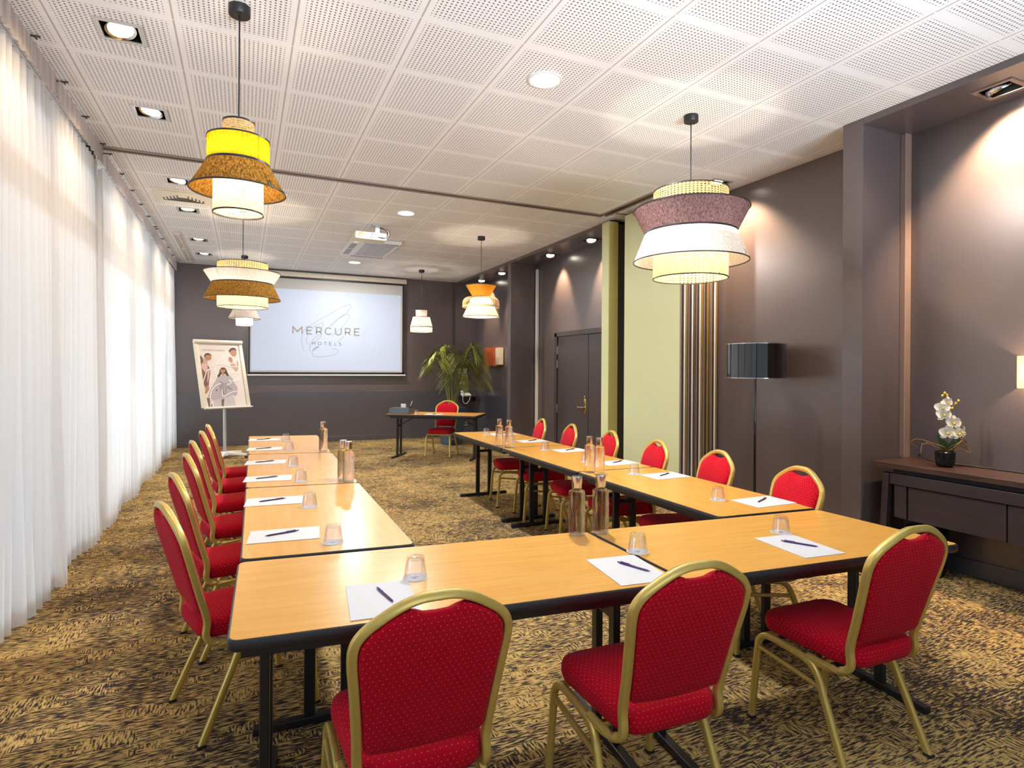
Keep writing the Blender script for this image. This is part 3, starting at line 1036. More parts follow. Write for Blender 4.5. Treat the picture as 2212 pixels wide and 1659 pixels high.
# ------------------------------------------------------------------ ceiling vent, cassette, projector
t = thing('ceiling_vent', 'square cream ceiling air vent with dark angled slots, between two spotlights', 'vent', (-0.90, 4.57, H))
bm = BM(); bx(bm, -0.29, 0.29, -0.29, 0.29, -0.006, -0.0005); bx(bm, -0.22, 0.22, -0.22, 0.22, -0.016, -0.006, 0.003)
link('plate', bm, CREAM, t)
for k in range(5):
    bm = BM()
    y = 0.16 - k * 0.035
    x = 0.20 - k * 0.036
    bx(bm, -x, x, y - 0.011, y + 0.011, -0.0185, -0.016)
    bx(bm, -x - 0.006, -x + 0.008, y - 0.10, y, -0.0185, -0.016)
    bx(bm, x - 0.008, x + 0.006, y - 0.10, y, -0.0185, -0.016)
    link('slot', bm, BLACK, t)

t = thing('air_conditioner', 'white ceiling air conditioning cassette with a grey grille', 'air conditioner', (1.56, 6.45, H))
bm = BM(); box(bm, (0, 0, -0.030), (0.76, 1.30, 0.058), 0.02)
link('panel', bm, WHITE, t)
bm = BM(); box(bm, (0.07, -0.02, -0.062), (0.46, 0.92, 0.008), 0.003)
g = link('grille', bm, GREYMESH, t)
bm = BM()
for k in range(18):
    x = -0.15 + k * 0.026
    bx(bm, x - 0.004, x + 0.004, -0.47, 0.43, -0.070, -0.066)
link('grille_slats', bm, WHITE, g)
for (x0, x1, y0, y1) in ((-0.35, -0.26, -0.42, -0.05), (-0.35, -0.26, 0.02, 0.42), (-0.2, 0.33, 0.54, 0.60), (-0.2, 0.33, -0.60, -0.54)):
    bm = BM(); bx(bm, x0, x1, y0, y1, -0.064, -0.058)
    link('air_flap', bm, GREYMESH, t)

t = thing('projector', 'cream projector hanging from the ceiling by a bracket with looped black cables', 'projector', (1.33, 4.95, H))
bm = BM(); bx(bm, -0.02, 0.11, -0.07, 0.07, -0.02, -0.001); bx(bm, 0.02, 0.08, -0.03, 0.03, -0.13, -0.02)
link('bracket', bm, STEELGREY, t)
bm = BM(); box(bm, (-0.06, -0.02, -0.185), (0.42, 0.30, 0.10), 0.022, seg=3)
b = link('body', bm, CREAM, t, smooth=40)
bm = BM()
lathe(bm, [(0.0, 0.0), (0.034, 0.0), (0.036, 0.004), (0.0, 0.004)], 24)
bmesh.ops.transform(bm, matrix=Matrix.Translation((-0.19, -0.173, -0.18)) @ Matrix.Rotation(R(90), 4, 'X'), verts=bm.verts)
link('speaker_grille', bm, TAN, b)
bm = BM()
for k, (dx, dz) in enumerate(((-0.05, -0.165), (-0.01, -0.165), (0.03, -0.16), (-0.06, -0.205), (-0.02, -0.205), (0.03, -0.205), (0.07, -0.205))):
    bx(bm, dx - 0.012, dx + 0.012, -0.176, -0.168, dz - 0.009, dz + 0.009)
link('sockets', bm, BLACK, b)
bm = BM(); lathe(bm, [(0, 0), (0.04, 0), (0.045, 0.03), (0.03, 0.035), (0, 0.02)], 24)
bmesh.ops.transform(bm, matrix=Matrix.Translation((-0.14, 0.13, -0.185)) @ Matrix.Rotation(R(-90), 4, 'X'), verts=bm.verts)
link('lens', bm, GLOSSBLK, b, smooth=40)
for k in range(3):
    bm = BM()
    pts = catmull([(0.06, 0.0, -0.03), (0.14 + 0.015 * k, -0.06, -0.06), (0.17 + 0.012 * k, -0.14, -0.13 - 0.01 * k), (0.13, -0.19, -0.20), (0.03 + 0.03 * k, -0.175, -0.20)], 6)
    sweep(bm, pts, 0.0065, n=8)
    link('cable', bm, WHITE if k == 1 else BLACK, t, smooth=60)

# ------------------------------------------------------------------ projection screen with the projected image
SY = 9.40
t = thing('projection_screen', 'large pulled-down projection screen on the back wall showing a hotel logo', 'projection screen', (1.33, SY, 0))
def sx(x): return x - 1.33
bm = BM(); box(bm, (sx(1.33), 0.03, 3.375), (3.16, 0.11, 0.10), 0.02)
link('casing', bm, CREAM, t, smooth=40)
bm = BM(); bx(bm, sx(-0.19), sx(2.86), 0.0, 0.004, 1.385, 3.33)
c = link('screen_cloth', bm, SCREENCLOTH, t)
bm = BM()
bx(bm, sx(-0.185), sx(-0.155), -0.003, 0.0, 1.39, 3.30); bx(bm, sx(2.82), sx(2.86), -0.003, 0.0, 1.39, 3.30); bx(bm, sx(-0.185), sx(2.86), -0.003, 0.0, 1.385, 1.425); bx(bm, sx(-0.185), sx(2.86), -0.003, 0.0, 3.285, 3.33)
link('border', bm, BLACK, c)
bm = BM(); bx(bm, sx(-0.135), sx(2.785), -0.005, -0.002, 1.455, 3.075)
pr = link('projected_image', bm, PROJECTED, t)
bm = BM(); sweep(bm, [(sx(-0.20), -0.01, 1.365), (sx(2.89), -0.01, 1.365)], 0.015, n=10)
link('bottom_bar', bm, WHITE, t, smooth=60)
def stroke_text(bm, s, x0s, widths, zb, h, wd, y):
    G = {'M': [[(0, 0), (0, 1), (.5, .30), (1, 1), (1, 0)]], 'E': [[(1, 0), (0, 0), (0, 1), (1, 1)], [(0, .52), (.88, .52)]],
         'R': [[(0, 0), (0, 1), (.58, 1), (.85, .93), (.93, .72), (.85, .47), (.58, .38), (0, .38)], [(.60, .38), (.98, 0)]],
         'C': [[(1, .84), (.80, .96), (.52, 1), (.22, .91), (.03, .66), (0, .5), (.03, .34), (.22, .09), (.52, 0), (.80, .04), (1, .16)]],
         'U': [[(0, 1), (0, .40), (.10, .13), (.32, .0), (.5, -.02), (.68, .0), (.90, .13), (1, .40), (1, 1)]],
         'H': [[(0, 0), (0, 1)], [(1, 0), (1, 1)], [(0, .5), (1, .5)]], 'T': [[(.5, 0), (.5, 1)], [(0, 1), (1, 1)]], 'L': [[(0, 1), (0, 0), (1, 0)]],
         'O': [[(.5, 1), (.2, .91), (.02, .66), (0, .5), (.02, .34), (.2, .09), (.5, 0), (.8, .09), (.98, .34), (1, .5), (.98, .66), (.8, .91), (.5, 1)]],
         'S': [[(.92, .86), (.72, .98), (.45, 1), (.15, .93), (.06, .74), (.18, .58), (.5, .5), (.82, .42), (.95, .25), (.84, .07), (.5, 0), (.22, .03), (.02, .15)]]}
    for ch, x0, wx in zip(s, x0s, widths):
        for ln in G[ch]:
            pts = [(sx(x0) + px_ * wx, y, zb + pz_ * h) for px_, pz_ in ln]
            ribbon(bm, pts, wd, y)
def ribbon(bm, pts, wd, y):
    P = [Vector((p[0], p[2])) for p in pts]
    n = len(P)
    A, B = [], []
    for i in range(n):
        d0 = (P[i] - P[i - 1]).normalized() if i > 0 else (P[1] - P[0]).normalized()
        d1 = (P[i + 1] - P[i]).normalized() if i < n - 1 else d0
        n0 = Vector((-d0.y, d0.x)); n1 = Vector((-d1.y, d1.x))
        mm = (n0 + n1)
        mm = mm.normalized() if mm.length > 1e-4 else n0
        k = wd / max(0.45, mm.dot(n0))
        A.append(bm.verts.new((P[i].x + mm.x * k, y, P[i].y + mm.y * k)))
        B.append(bm.verts.new((P[i].x - mm.x * k, y, P[i].y - mm.y * k)))
    for i in range(n - 1):
        bm.faces.new((A[i], A[i + 1], B[i + 1], B[i]))
bm = BM()
stroke_text(bm, 'MERCURE', [0.622, 0.884, 1.068, 1.236, 1.435, 1.634, 1.818], [0.170, 0.098, 0.104, 0.115, 0.118, 0.104, 0.104], 2.195, 0.135, 0.0125, -0.0062)
link('lettering', bm, INK, pr)
bm = BM()
stroke_text(bm, 'HOTELS', [0.990, 1.094, 1.216, 1.318, 1.424, 1.508], [0.052, 0.068, 0.050, 0.044, 0.042, 0.046], 1.977, 0.060, 0.0062, -0.0062)
link('lettering', bm, INK, pr)
SCR = [[(0.835, 1.844), (0.8, 1.946), (0.783, 2.063), (0.799, 2.181), (0.84, 2.271), (0.916, 2.347), (1.013, 2.41), (1.14, 2.504), (1.31, 2.601), (1.482, 2.714), (1.642, 2.805), (1.723, 2.824), (1.738, 2.795), (1.702, 2.709), (1.629, 2.623), (1.541, 2.566), (1.44, 2.486), (1.354, 2.401), (1.34, 2.37), (1.369, 2.382), (1.455, 2.472), (1.556, 2.567), (1.644, 2.613), (1.717, 2.622), (1.72, 2.589), (1.674, 2.496), (1.601, 2.402), (1.528, 2.309), (1.456, 2.239), (1.37, 2.176)],
       [(0.904, 1.978), (0.876, 2.051), (0.889, 2.14), (0.93, 2.23), (1.0, 2.321), (1.098, 2.391), (1.183, 2.428), (1.204, 2.41), (1.176, 2.342), (1.113, 2.265)],
       [(1.602, 2.161), (1.515, 2.083), (1.457, 2.036)],
       [(0.947, 1.854), (0.939, 1.935), (0.967, 2.024), (1.029, 2.107), (1.113, 2.173), (1.153, 2.174), (1.135, 2.125), (1.058, 2.056), (0.988, 2.017)],
       [(1.108, 1.946), (1.058, 1.923), (1.009, 1.877), (1.031, 1.87), (1.094, 1.916), (1.115, 1.942), (1.058, 1.926), (0.995, 1.862), (0.989, 1.803), (1.017, 1.751), (1.088, 1.735), (1.201, 1.742), (1.329, 1.756), (1.43, 1.788), (1.488, 1.841), (1.473, 1.886), (1.415, 1.908), (1.386, 1.904)]]
PALEINK = simple('pale_grey_line', (0.30, 0.30, 0.32), 0.6)
bm = BM()
for ln in SCR:
    ribbon(bm, [(sx(v.x), 0, v.y) for v in catmull([(a, b, 0) for a, b in ln], 4)], 0.0042, -0.0056)
link('line_drawing', bm, PALEINK, pr)

# ------------------------------------------------------------------ tables
TZ = 0.745
def make_table(label, group, q, brace=True):
    """q: four counter-clockwise corners of the top in world xy; q[0]->q[1] is a long side"""
    q = [Vector(p) for p in q]
    ctr = sum(q, Vector((0, 0))) / 4
    ux = ((q[1] - q[0]) + (q[2] - q[3])).normalized()
    ang = math.atan2(ux.y, ux.x)
    t = thing('folding_table', label, 'table', (ctr.x, ctr.y, 0), ang, group)
    rm = Matrix.Rotation(-ang, 2)
    l = [rm @ (p - ctr) for p in q]
    L_ = (l[1] - l[0]).length / 2
    W_ = (l[3] - l[0]).length / 2
    o0 = round_poly(offset_quad(l, 0.0), 0.035)
    o1 = round_poly(offset_quad(l, 0.007), 0.032)
    o2 = round_poly(offset_quad(l, 0.004), 0.034)
    bm = BM(); prism(bm, o1, TZ - 0.02, TZ)
    link('tabletop', bm, BEECH, t)
    bm = BM()
    def ring(p, z): return [Vector((v.x, v.y, z)) for v in p]
    R_ = [ring(o1, TZ - 0.0012), ring(o2, TZ - 0.0006), ring(o0, TZ - 0.006), ring(o0, TZ - 0.028), ring(o2, TZ - 0.034), ring(o1, TZ - 0.034)]
    V = [[bm.verts.new(p) for p in r] for r in R_]
    n = len(V[0])
    for i in range(len(V)):
        A, B = V[i], V[(i + 1) % len(V)]
        for k in range(n):
            bm.faces.new((A[k], B[k], B[(k + 1) % n], A[(k + 1) % n]))
    bm.faces.new([bm.verts.new((v.x, v.y, TZ - 0.033)) for v in o1][::-1])
    bmesh.ops.recalc_face_normals(bm, faces=bm.faces)
    link('edge_trim', bm, BLACKEDGE, t, smooth=40)
    bm = BM()
    for s in (-1, 1):
        bx(bm, -L_ + 0.06, L_ - 0.06, s * (W_ - 0.055) - 0.012, s * (W_ - 0.055) + 0.012, TZ - 0.068, TZ - 0.034)
        bx(bm, s * (L_ - 0.075) - 0.012, s * (L_ - 0.075) + 0.012, -W_ + 0.05, W_ - 0.05, TZ - 0.068, TZ - 0.034)
    link('frame_rail', bm, BLACK, t)
    for s in (-1, 1):
        x = s * (L_ - 0.105)
        bm = BM(); box(bm, (x, 0, 0.019), (0.038, 2 * W_ - 0.10, 0.032), 0.004)
        f = link('foot_bar', bm, BLACK, t)
        for y in (-0.075, 0.075):
            bm = BM(); box(bm, (x, y, (0.035 + TZ - 0.066) / 2), (0.030, 0.045, TZ - 0.066 - 0.035), 0.004)
            link('leg', bm, BLACK, t)
        if brace:
            bm = BM(); sweep(bm, [(x, 0.0, 0.53), (x - s * 0.31, 0.0, TZ - 0.05)], 0.008, n=8)
            bx(bm, x - 0.012, x + 0.012, -0.075, 0.075, 0.515, 0.545)
            link('brace', bm, BLACK, t)
    return t
G = 0.004
GT = 'beech meeting tables set in a U'
make_table('long beech table at the front left of the U, nearest the camera', GT, [(-0.298, -1.435), (1.172, -1.578), (1.190, -0.862), (-0.276, -0.702)])
make_table('beech table at the front of the U on the right, beside the dark console', GT, [(1.180, -1.579), (2.585, -1.712), (2.575, -1.004), (1.198, -0.863)])
make_table('first table of the left row, touching the front table', GT, [(0.414, -0.748), (0.436, 0.755), (-0.246, 0.846), (-0.268, -0.676)])
make_table('middle table of the left row, with a pair of water bottles at its corner', GT, [(0.436, 0.763), (0.462, 2.300), (-0.223, 2.446), (-0.246, 0.854)])
make_table('farthest table of the left row, with a single water bottle', GT, [(0.462, 2.308), (0.500, 3.81), (-0.208, 3.965), (-0.223, 2.454)])
make_table('first table of the right row, touching the front table', GT, [(2.615, -0.980), (2.640, 0.500), (1.974, 0.550), (1.957, -0.915)])
make_table('middle table of the right row, with a pair of bottles beside its near seam', GT, [(2.640, 0.508), (2.665, 1.955), (1.985, 2.000), (1.974, 0.558)])
make_table('farthest table of the right row, nearest the presenter desk', GT, [(2.665, 1.963), (2.685, 3.440), (2.000, 3.510), (1.985, 2.008)])
dd = Vector((0.815, -0.58)); nn = Vector((0.58, 0.815))
dO = Vector((1.964, 6.667)) - 0.07 * dd - 0.05 * nn
make_table('presenter desk standing alone at an angle before the back wall', None, [dO, dO + 1.56 * dd, dO + 1.56 * dd + 0.70 * nn, dO + 0.70 * nn])

# ------------------------------------------------------------------ banquet chairs
def make_chair():
    t = thing('banquet_chair', '', 'chair', (0, 0, 0), 0)
    tl = math.tan(R(15.5))
    def by(z): return -0.195 - (z - 0.45) * tl          # plane of the back
    # seat
    def outline(k, z):
        pts = [(-0.205, 0.215), (-0.176, -0.225), (0.176, -0.225), (0.205, 0.215)]
        rp = round_poly([Vector(p) for p in pts], 0.085, 6)
        return [Vector((p.x * k, (p.y + 0.005) * k - 0.005, z)) for p in rp]
    bm = BM()
    rings_solid(bm, [outline(0.93, 0.398), outline(0.985, 0.402), outline(1.01, 0.42), outline(1.01, 0.445), outline(0.985, 0.462), outline(0.90, 0.474), outline(0.70, 0.482), outline(0.40, 0.486)])
    bmesh.ops.recalc_face_normals(bm, faces=bm.faces)
    boxuv(bm)
    link('seat', bm, RED, t, smooth=180)
    # back pad: outline in (x, z)
    half = [(0.0, 0.890), (0.035, 0.892), (0.056, 0.901), (0.072, 0.905), (0.095, 0.897), (0.13, 0.879), (0.165, 0.854), (0.185, 0.825), (0.190, 0.78), (0.178, 0.68), (0.168, 0.58), (0.162, 0.520), (0.152, 0.503), (0.08, 0.496), (0.0, 0.494)]
    full = [(x, z) for x, z in half] + [(-x, z) for x, z in half[-2:0:-1]]
    zc = 0.69
    def pring(k, d):
        return [Vector((x * k, by(zc + (z - zc) * k) + d, zc + (z - zc) * k)) for x, z in full]
    bm = BM()
    rings_solid(bm, [pring(0.35, 0.030), pring(0.70, 0.029), pring(0.90, 0.024), pring(0.975, 0.014), pring(1.0, 0.004), pring(1.0, -0.008), pring(0.985, -0.016), pring(0.93, -0.020), pring(0.6, -0.021)])
    bmesh.ops.recalc_face_normals(bm, faces=bm.faces)
    boxuv(bm)
    link('backrest', bm, RED, t, smooth=180)
    # back frame: hoop down both sides, turning forward under the seat
    hoop = [(0.0, 0.930), (0.045, 0.928), (0.09, 0.914), (0.135, 0.889), (0.175, 0.860), (0.198, 0.826), (0.202, 0.78), (0.193, 0.69), (0.183, 0.58), (0.177, 0.48)]
    side = [(x, by(z), z) for x, z in hoop] + [(0.177, -0.206, 0.415), (0.180, -0.180, 0.385), (0.188, -0.125, 0.372), (0.196, -0.03, 0.377)]
    pts = [(-x, y, z) for x, y, z in side[::-1]] + side[1:]
    bm = BM(); sweep(bm, catmull(pts, 5), 0.0135, 0.0125, n=12, sq=True, ref=(0, -1, tl))
    link('back_frame', bm, GOLD, t, smooth=50)
    # side frames: front leg and rear leg meet on the rail under the seat
    for s in (-1, 1):
        f = [(s * 0.200, 0.035, 0.3745), (s * 0.201, 0.13, 0.378), (s * 0.203, 0.178, 0.372), (s * 0.206, 0.204, 0.345), (s * 0.208, 0.212, 0.30), (s * 0.218, 0.235, 0.003)]
        bm = BM(); sweep(bm, catmull(f, 5), 0.0115, 0.0135, n=8, sq=True, ref=(1, 0, 0))
        link('leg', bm, GOLD, t, smooth=50)
        r = [(s * 0.200, 0.040, 0.3745), (s * 0.201, -0.03, 0.366), (s * 0.203, -0.072, 0.348), (s * 0.206, -0.098, 0.312), (s * 0.209, -0.118, 0.265), (s * 0.222, -0.235, 0.003)]
        bm = BM(); sweep(bm, catmull(r, 5), 0.0115, 0.0135, n=8, sq=True, ref=(1, 0, 0))
        link('leg', bm, GOLD, t, smooth=50)
        bm = BM(); sweep(bm, [(s * 0.208, 0.213, 0.318), (s * 0.207, -0.103, 0.288)], 0.0085, n=8, sq=True, ref=(1, 0, 0))
        link('stretcher', bm, GOLD, t, smooth=50)
    for y, z, w_ in ((0.165, 0.380, 0.203), (-0.055, 0.356, 0.202)):
        bm = BM(); sweep(bm, [(-w_, y, z), (w_, y, z)], 0.010, n=8, sq=True, ref=(0, 0, 1))
        link('cross_rail', bm, GOLD, t, smooth=50)
    for s in (-1, 1):
        for y in (0.235, -0.235):
            bm = BM(); box(bm, (s * (0.2185 if y > 0 else 0.2225), y, 0.006), (0.029, 0.032, 0.012), 0.003)
            link('foot_cap', bm, BLACK, t)
    return t
chair0 = make_chair()
used = [False]
def place_chair(x, y, phi, label, group):
    rz = R(phi - 90)
    if not used[0]:
        used[0] = True
        chair0.location = (x, y, 0); chair0.rotation_euler = (0, 0, rz)
        return tag(chair0, label, 'chair', group)
    return dup(chair0, (x, y, 0), rz, label, group)
GL, GF, GR = 'red chairs along the left table row', 'red chairs along the front tables', 'red chairs along the right table row'
LT = [(-0.567, -0.418), (-0.598, 0.352), (-0.599, 1.148), (-0.619, 1.913), (-0.599, 2.672), (-0.584, 3.342)]
ORD = ['first', 'second', 'third', 'fourth', 'fifth', 'sixth']
for i, ((x, y), ph) in enumerate(zip(LT, (18, 15, 13, 12, 11, 10))):
    a = R(ph)
    lab = ['red banquet chair with gold frame at the left row, nearest the camera', 'second red banquet chair from the camera along the left table row', 'third red banquet chair from the camera along the left table row',
           'fourth red banquet chair from the camera along the left table row', 'fifth red banquet chair along the left row, second from the flip chart', 'last red banquet chair of the left row, nearest the flip chart'][i]
    place_chair(x + 0.335 * math.cos(a), y + 0.335 * math.sin(a), ph, lab, GL)
place_chair(0.19, -1.485, 89, 'red banquet chair seen from behind at the front table, leftmost and nearest of the three', GF)
place_chair(0.960, -1.575, 87, 'middle red banquet chair of the three drawn up to the front tables', GF)
place_chair(1.950, -1.585, 88, 'rightmost red banquet chair of the front three, nearest the dark console', GF)
RT_ = [(2.692, -0.811), (2.768, -0.077), (2.758, 0.589), (2.814, 1.337), (2.821, 2.072), (2.844, 2.791)]
for i, (x, y) in enumerate(RT_):
    a = R(168)
    lab = ['red banquet chair of the right row nearest the camera, before the grey pilaster', 'second red banquet chair of the right row, between floor lamp and striped panel edges', 'third red banquet chair of the right row, before the wide green panel',
           'fourth red banquet chair of the right row, before the olive partition post', 'fifth red banquet chair of the right row, before the dark double door', 'farthest red banquet chair of the right row, beside the white conduit'][i]
    place_chair(x + 0.335 * math.cos(a), y + 0.335 * math.sin(a), 168, lab, GR)
place_chair(2.858, 6.662, 234.6, 'red banquet chair behind the presenter desk, facing the camera', None)

# ------------------------------------------------------------------ things on the tables
def make_paper():
    bm = BM(); box(bm, (0, 0, 0.0012), (0.21, 0.297, 0.0022))
    o = link('note_paper', bm, PAPER)
    bm = BM(); bx(bm, 0.055, 0.085, -0.139, -0.133, 0.00235, 0.0025)
    link('printed_line', bm, simple('pale_print', (0.6, 0.6, 0.6), 0.6), o)
    return o
def make_pen(m):
    bm = BM()
    sweep(bm, [(0, -0.076, 0.0042), (0, -0.062, 0.0042), (0, 0.055, 0.0042), (0, 0.064, 0.0042)], [0.001, 0.0037, 0.0039, 0.0028], n=10)
    o = link('ballpoint_pen', bm, m, smooth=40)
    bm = BM(); bx(bm, -0.0014, 0.0014, 0.015, 0.058, 0.0086, 0.0098); bx(bm, -0.0014, 0.0014, 0.052, 0.058, 0.006, 0.0096)
    link('clip', bm, m, o)
    bm = BM(); sweep(bm, [(0, 0.063, 0.0042), (0, 0.073, 0.0042)], 0.0022, n=8)
    link('push_button', bm, m, o, smooth=40)
    return o
def make_glass():
    bm = BM()
    lathe(bm, [(0.0, 0.076), (0.022, 0.0765), (0.030, 0.074), (0.0325, 0.068), (0.0415, 0.0), (0.0400, 0.0), (0.0305, 0.060), (0.028, 0.064), (0.0, 0.065)], 32)
    o = link('glass_tumbler', bm, TUMBLER, smooth=45)
    return o
def make_coaster():
    bm = BM(); lathe(bm, [(0.0, 0.0), (0.046, 0.0), (0.0465, 0.0008), (0.0, 0.0014)], 32)
    o = link('paper_coaster', bm, PAPER)
    bm = BM()
    for a in range(3):
        bx(bm, -0.012 + a * 0.009, -0.006 + a * 0.009, -0.012 + a * 0.004, 0.010 - a * 0.003, 0.0014, 0.0016)
    link('printed_mark', bm, simple('coaster_print', (0.30, 0.22, 0.42), 0.6), o)
    return o
def make_bottle():
    t = thing('water_bottle', '', 'bottle', (0, 0, 0), 0)
    bm = BM()
    lathe(bm, [(0.0, 0.003), (0.031, 0.003), (0.0365, 0.006), (0.0375, 0.012), (0.0375, 0.190), (0.0365, 0.200), (0.030, 0.2045), (0.022, 0.206), (0.0205, 0.210), (0.0205, 0.216), (0.0, 0.216)], 40)
    link('bottle_body', bm, BOTTLEGLASS, t, smooth=40)
    bm = BM(); lathe(bm, [(0.0, 0.2165), (0.023, 0.2165), (0.0235, 0.218), (0.0235, 0.266), (0.0222, 0.268), (0.0, 0.268)], 32)
    link('cap', bm, SILVER, t, smooth=30)
    bm = BM()
    for k in range(9):
        a0 = -0.20 + 0.0
        z0 = 0.055 + k * 0.012
        a = 0.25 * math.sin(k * 2.1)
        th = -1.1
        bx(bm, 0.0372, 0.0379, -0.005, 0.005, z0, z0 + 0.007)
    bmesh.ops.transform(bm, matrix=Matrix.Rotation(R(-62), 4, 'Z'), verts=bm.verts)
    link('printed_lettering', bm, PAPER, t)
    return t
protos = {}
def put(kind, maker, loc, rz, label, cat, group):
    if kind not in protos:
        o = maker(); protos[kind] = o
        o.location = loc; o.rotation_euler = (0, 0, rz)
        return tag(o, label, cat, group)
    o = dup(protos[kind], loc, rz, label, group)
    o['category'] = cat
    return o
Z0 = TZ + 0.0003
SETS = []   # (paper xy, rot, pen offset xy, pen rot, pen colour, glass xy, where)
LP = [(-0.088, -0.375), (-0.098, 0.379), (-0.103, 1.141), (-0.093, 1.904), (-0.078, 2.767), (-0.056, 3.548)]
LG = [(0.095, -0.581), (0.069, 0.158), (0.089, 0.949), (0.088, 1.630), (0.125, 2.614), (0.140, 3.337)]
for i in range(6):
    SETS.append((LP[i], 84, (-0.008, 0.014), -74, PENDARK, LG[i], 'at the %s place of the left table row' % ORD[i]))
SETS.append(((0.152, -1.300), -6, (0.015, 0.021), 8.5, PURPLE, (0.305, -1.150), 'at the leftmost place of the front tables'))
SETS.append(((1.055, -1.392), -7, (0.029, 0.007), 19, PURPLE, (1.222, -1.225), 'at the middle place of the front tables'))
SETS.append(((1.905, -1.437), -6, (0.014, 0.007), 28, PURPLE, (2.012, -1.253), 'at the right-hand place of the front tables'))
RP = [(2.450, -0.745), (2.468, 0.156), (2.495, 0.786), (2.510, 1.589), (2.499, 2.373), (2.471, 3.112)]
RG = [(2.244, -0.602), (2.309, 0.306), (2.281, 0.929), (2.309, 1.708), (2.296, 2.456), (2.283, 3.135)]
for i in range(6):
    SETS.append((RP[i], 90, (0.012, 0.020), -65, PENDARK, RG[i], 'at the %s place of the right table row' % ORD[i]))
nd = Vector((2.671, 6.40))
SETS.append(((2.62, 6.36), 54, (0.01, 0.0), -40, PENDARK, (2.36, 6.50), 'on the presenter desk'))
for (px_, py_), pr_, (ox, oy), pnr, pm, (gx, gy), where in SETS:
    put('paper', make_paper, (px_, py_, Z0), R(pr_), 'white sheet of note paper ' + where, 'paper', 'sheets of note paper')
    put('pen' + pm.name, lambda: make_pen(pm), (px_ + ox, py_ + oy, Z0 + 0.0025), R(pnr), ('purple' if pm is PURPLE else 'dark') + ' ballpoint pen lying on the paper ' + where, 'pen', 'pens on the note paper')
    put('coaster', make_coaster, (gx, gy, Z0), R(20), 'white paper coaster under the upturned glass ' + where, 'coaster', 'paper coasters')
    put('glass', make_glass, (gx, gy, Z0 + 0.0017), 0.3, 'upturned clear tumbler ' + where, 'glass', 'upturned tumblers')
BT = [((1.118, -0.905), 'left bottle of the pair on the front tables'), ((1.232, -0.925), 'right bottle of the pair on the front tables'),
      ((2.045, 0.490), 'rear bottle of the middle pair on the right row'), ((2.055, 0.375), 'front bottle of the middle pair on the right row'),
      ((2.02, 2.13), 'left bottle of the far pair on the right row'), ((2.06, 1.99), 'right bottle of the far pair on the right row'),
      ((0.355, 0.905), 'rear bottle of the pair on the left row'), ((0.375, 0.815), 'front bottle of the pair on the left row'),
      ((0.400, 2.415), 'single bottle standing at the far end of the left row')]
for (x, y), lb in BT:
    put('bottle', make_bottle, (x, y, Z0), R(15), 'clear water bottle, ' + lb, 'bottle', 'clear water bottles with silver caps')

# desk organiser, on the left end of the desk
dc = dO + 0.22 * dd + 0.20 * nn
t = thing('desk_organiser', 'blue grey plastic organiser box on the left end of the presenter desk', 'organiser', (dc.x, dc.y, Z0), math.atan2(dd.y, dd.x))
bm = BM()
prof = [(-0.15, 0.0), (0.15, 0.0), (0.15, 0.02), (0.115, 0.095), (0.09, 0.105), (-0.12, 0.105), (-0.145, 0.02)]
a = [bm.verts.new((-0.18, y, z)) for y, z in prof]; b = [bm.verts.new((0.17, y, z)) for y, z in prof]
for i in range(len(prof)):
    bm.faces.new((a[i], a[(i + 1) % 7], b[(i + 1) % 7], b[i]))
bm.faces.new(a[::-1]); bm.faces.new(b)
bmesh.ops.bevel(bm, geom=list(bm.edges), offset=0.008, segments=2, affect='EDGES')
bmesh.ops.recalc_face_normals(bm, faces=bm.faces)
link('box_body', bm, GREYPLASTIC, t, smooth=40)
bm = BM(); box(bm, (0.13, 0.02, 0.115), (0.05, 0.09, 0.03), 0.005)
link('pen_slot', bm, BLACK, t)
o = tag(link('note_block', (lambda b_: (box(b_, (0, 0, 0.03), (0.085, 0.03, 0.06)), b_)[1])(BM()), PAPER, loc=(dc.x + 0.02, dc.y + 0.0, Z0 + 0.1055), rotz=math.atan2(dd.y, dd.x)), 'small white note block standing on the blue grey organiser box', 'note block')
for k, an in enumerate((-18, 22)):
    bm = BM(); sweep(bm, [(0, 0, 0), (0.03 * math.sin(R(an)) * 3, 0.0, 0.085)], 0.004, n=8)
    q = dc + 0.13 * dd + (0.01 + 0.02 * k) * nn
    tag(link('marker_pen', bm, PENDARK if k == 0 else CREAM, loc=(q.x, q.y, Z0 + 0.131)), ['dark marker pen stuck in the organiser box on the desk', 'cream marker pen stuck in the organiser box on the desk'][k], 'pen')

# ------------------------------------------------------------------ flip chart with the poster
fa = R(27)                        # the board faces the room, turned a little to the right
t = thing('flip_chart', 'white flip chart stand with a framed poster of three people, by the curtain', 'flip chart', (-0.52, 7.75, 0), fa)
rx = R(-17)
bm = BM(); sweep(bm, [(0, 0.04, 0.08), (0, 0.06, 1.25)], 0.026, n=16)
link('pole', bm, STEELGREY, t, smooth=60)
bm = BM()
lathe(bm, [(0.0, 0.05), (0.07, 0.05), (0.06, 0.09), (0.03, 0.11), (0.0, 0.11)], 24, (0, 0.04, 0))
for k in range(5):
    a = 2 * PI * k / 5 + 0.35
    sweep(bm, [(0.03 * math.cos(a), 0.04 + 0.03 * math.sin(a), 0.085), (0.36 * math.cos(a), 0.04 + 0.36 * math.sin(a), 0.062)], [0.028, 0.018], n=8, sq=True, ref=(0, 0, 1))
link('base', bm, WHITE, t, smooth=40)
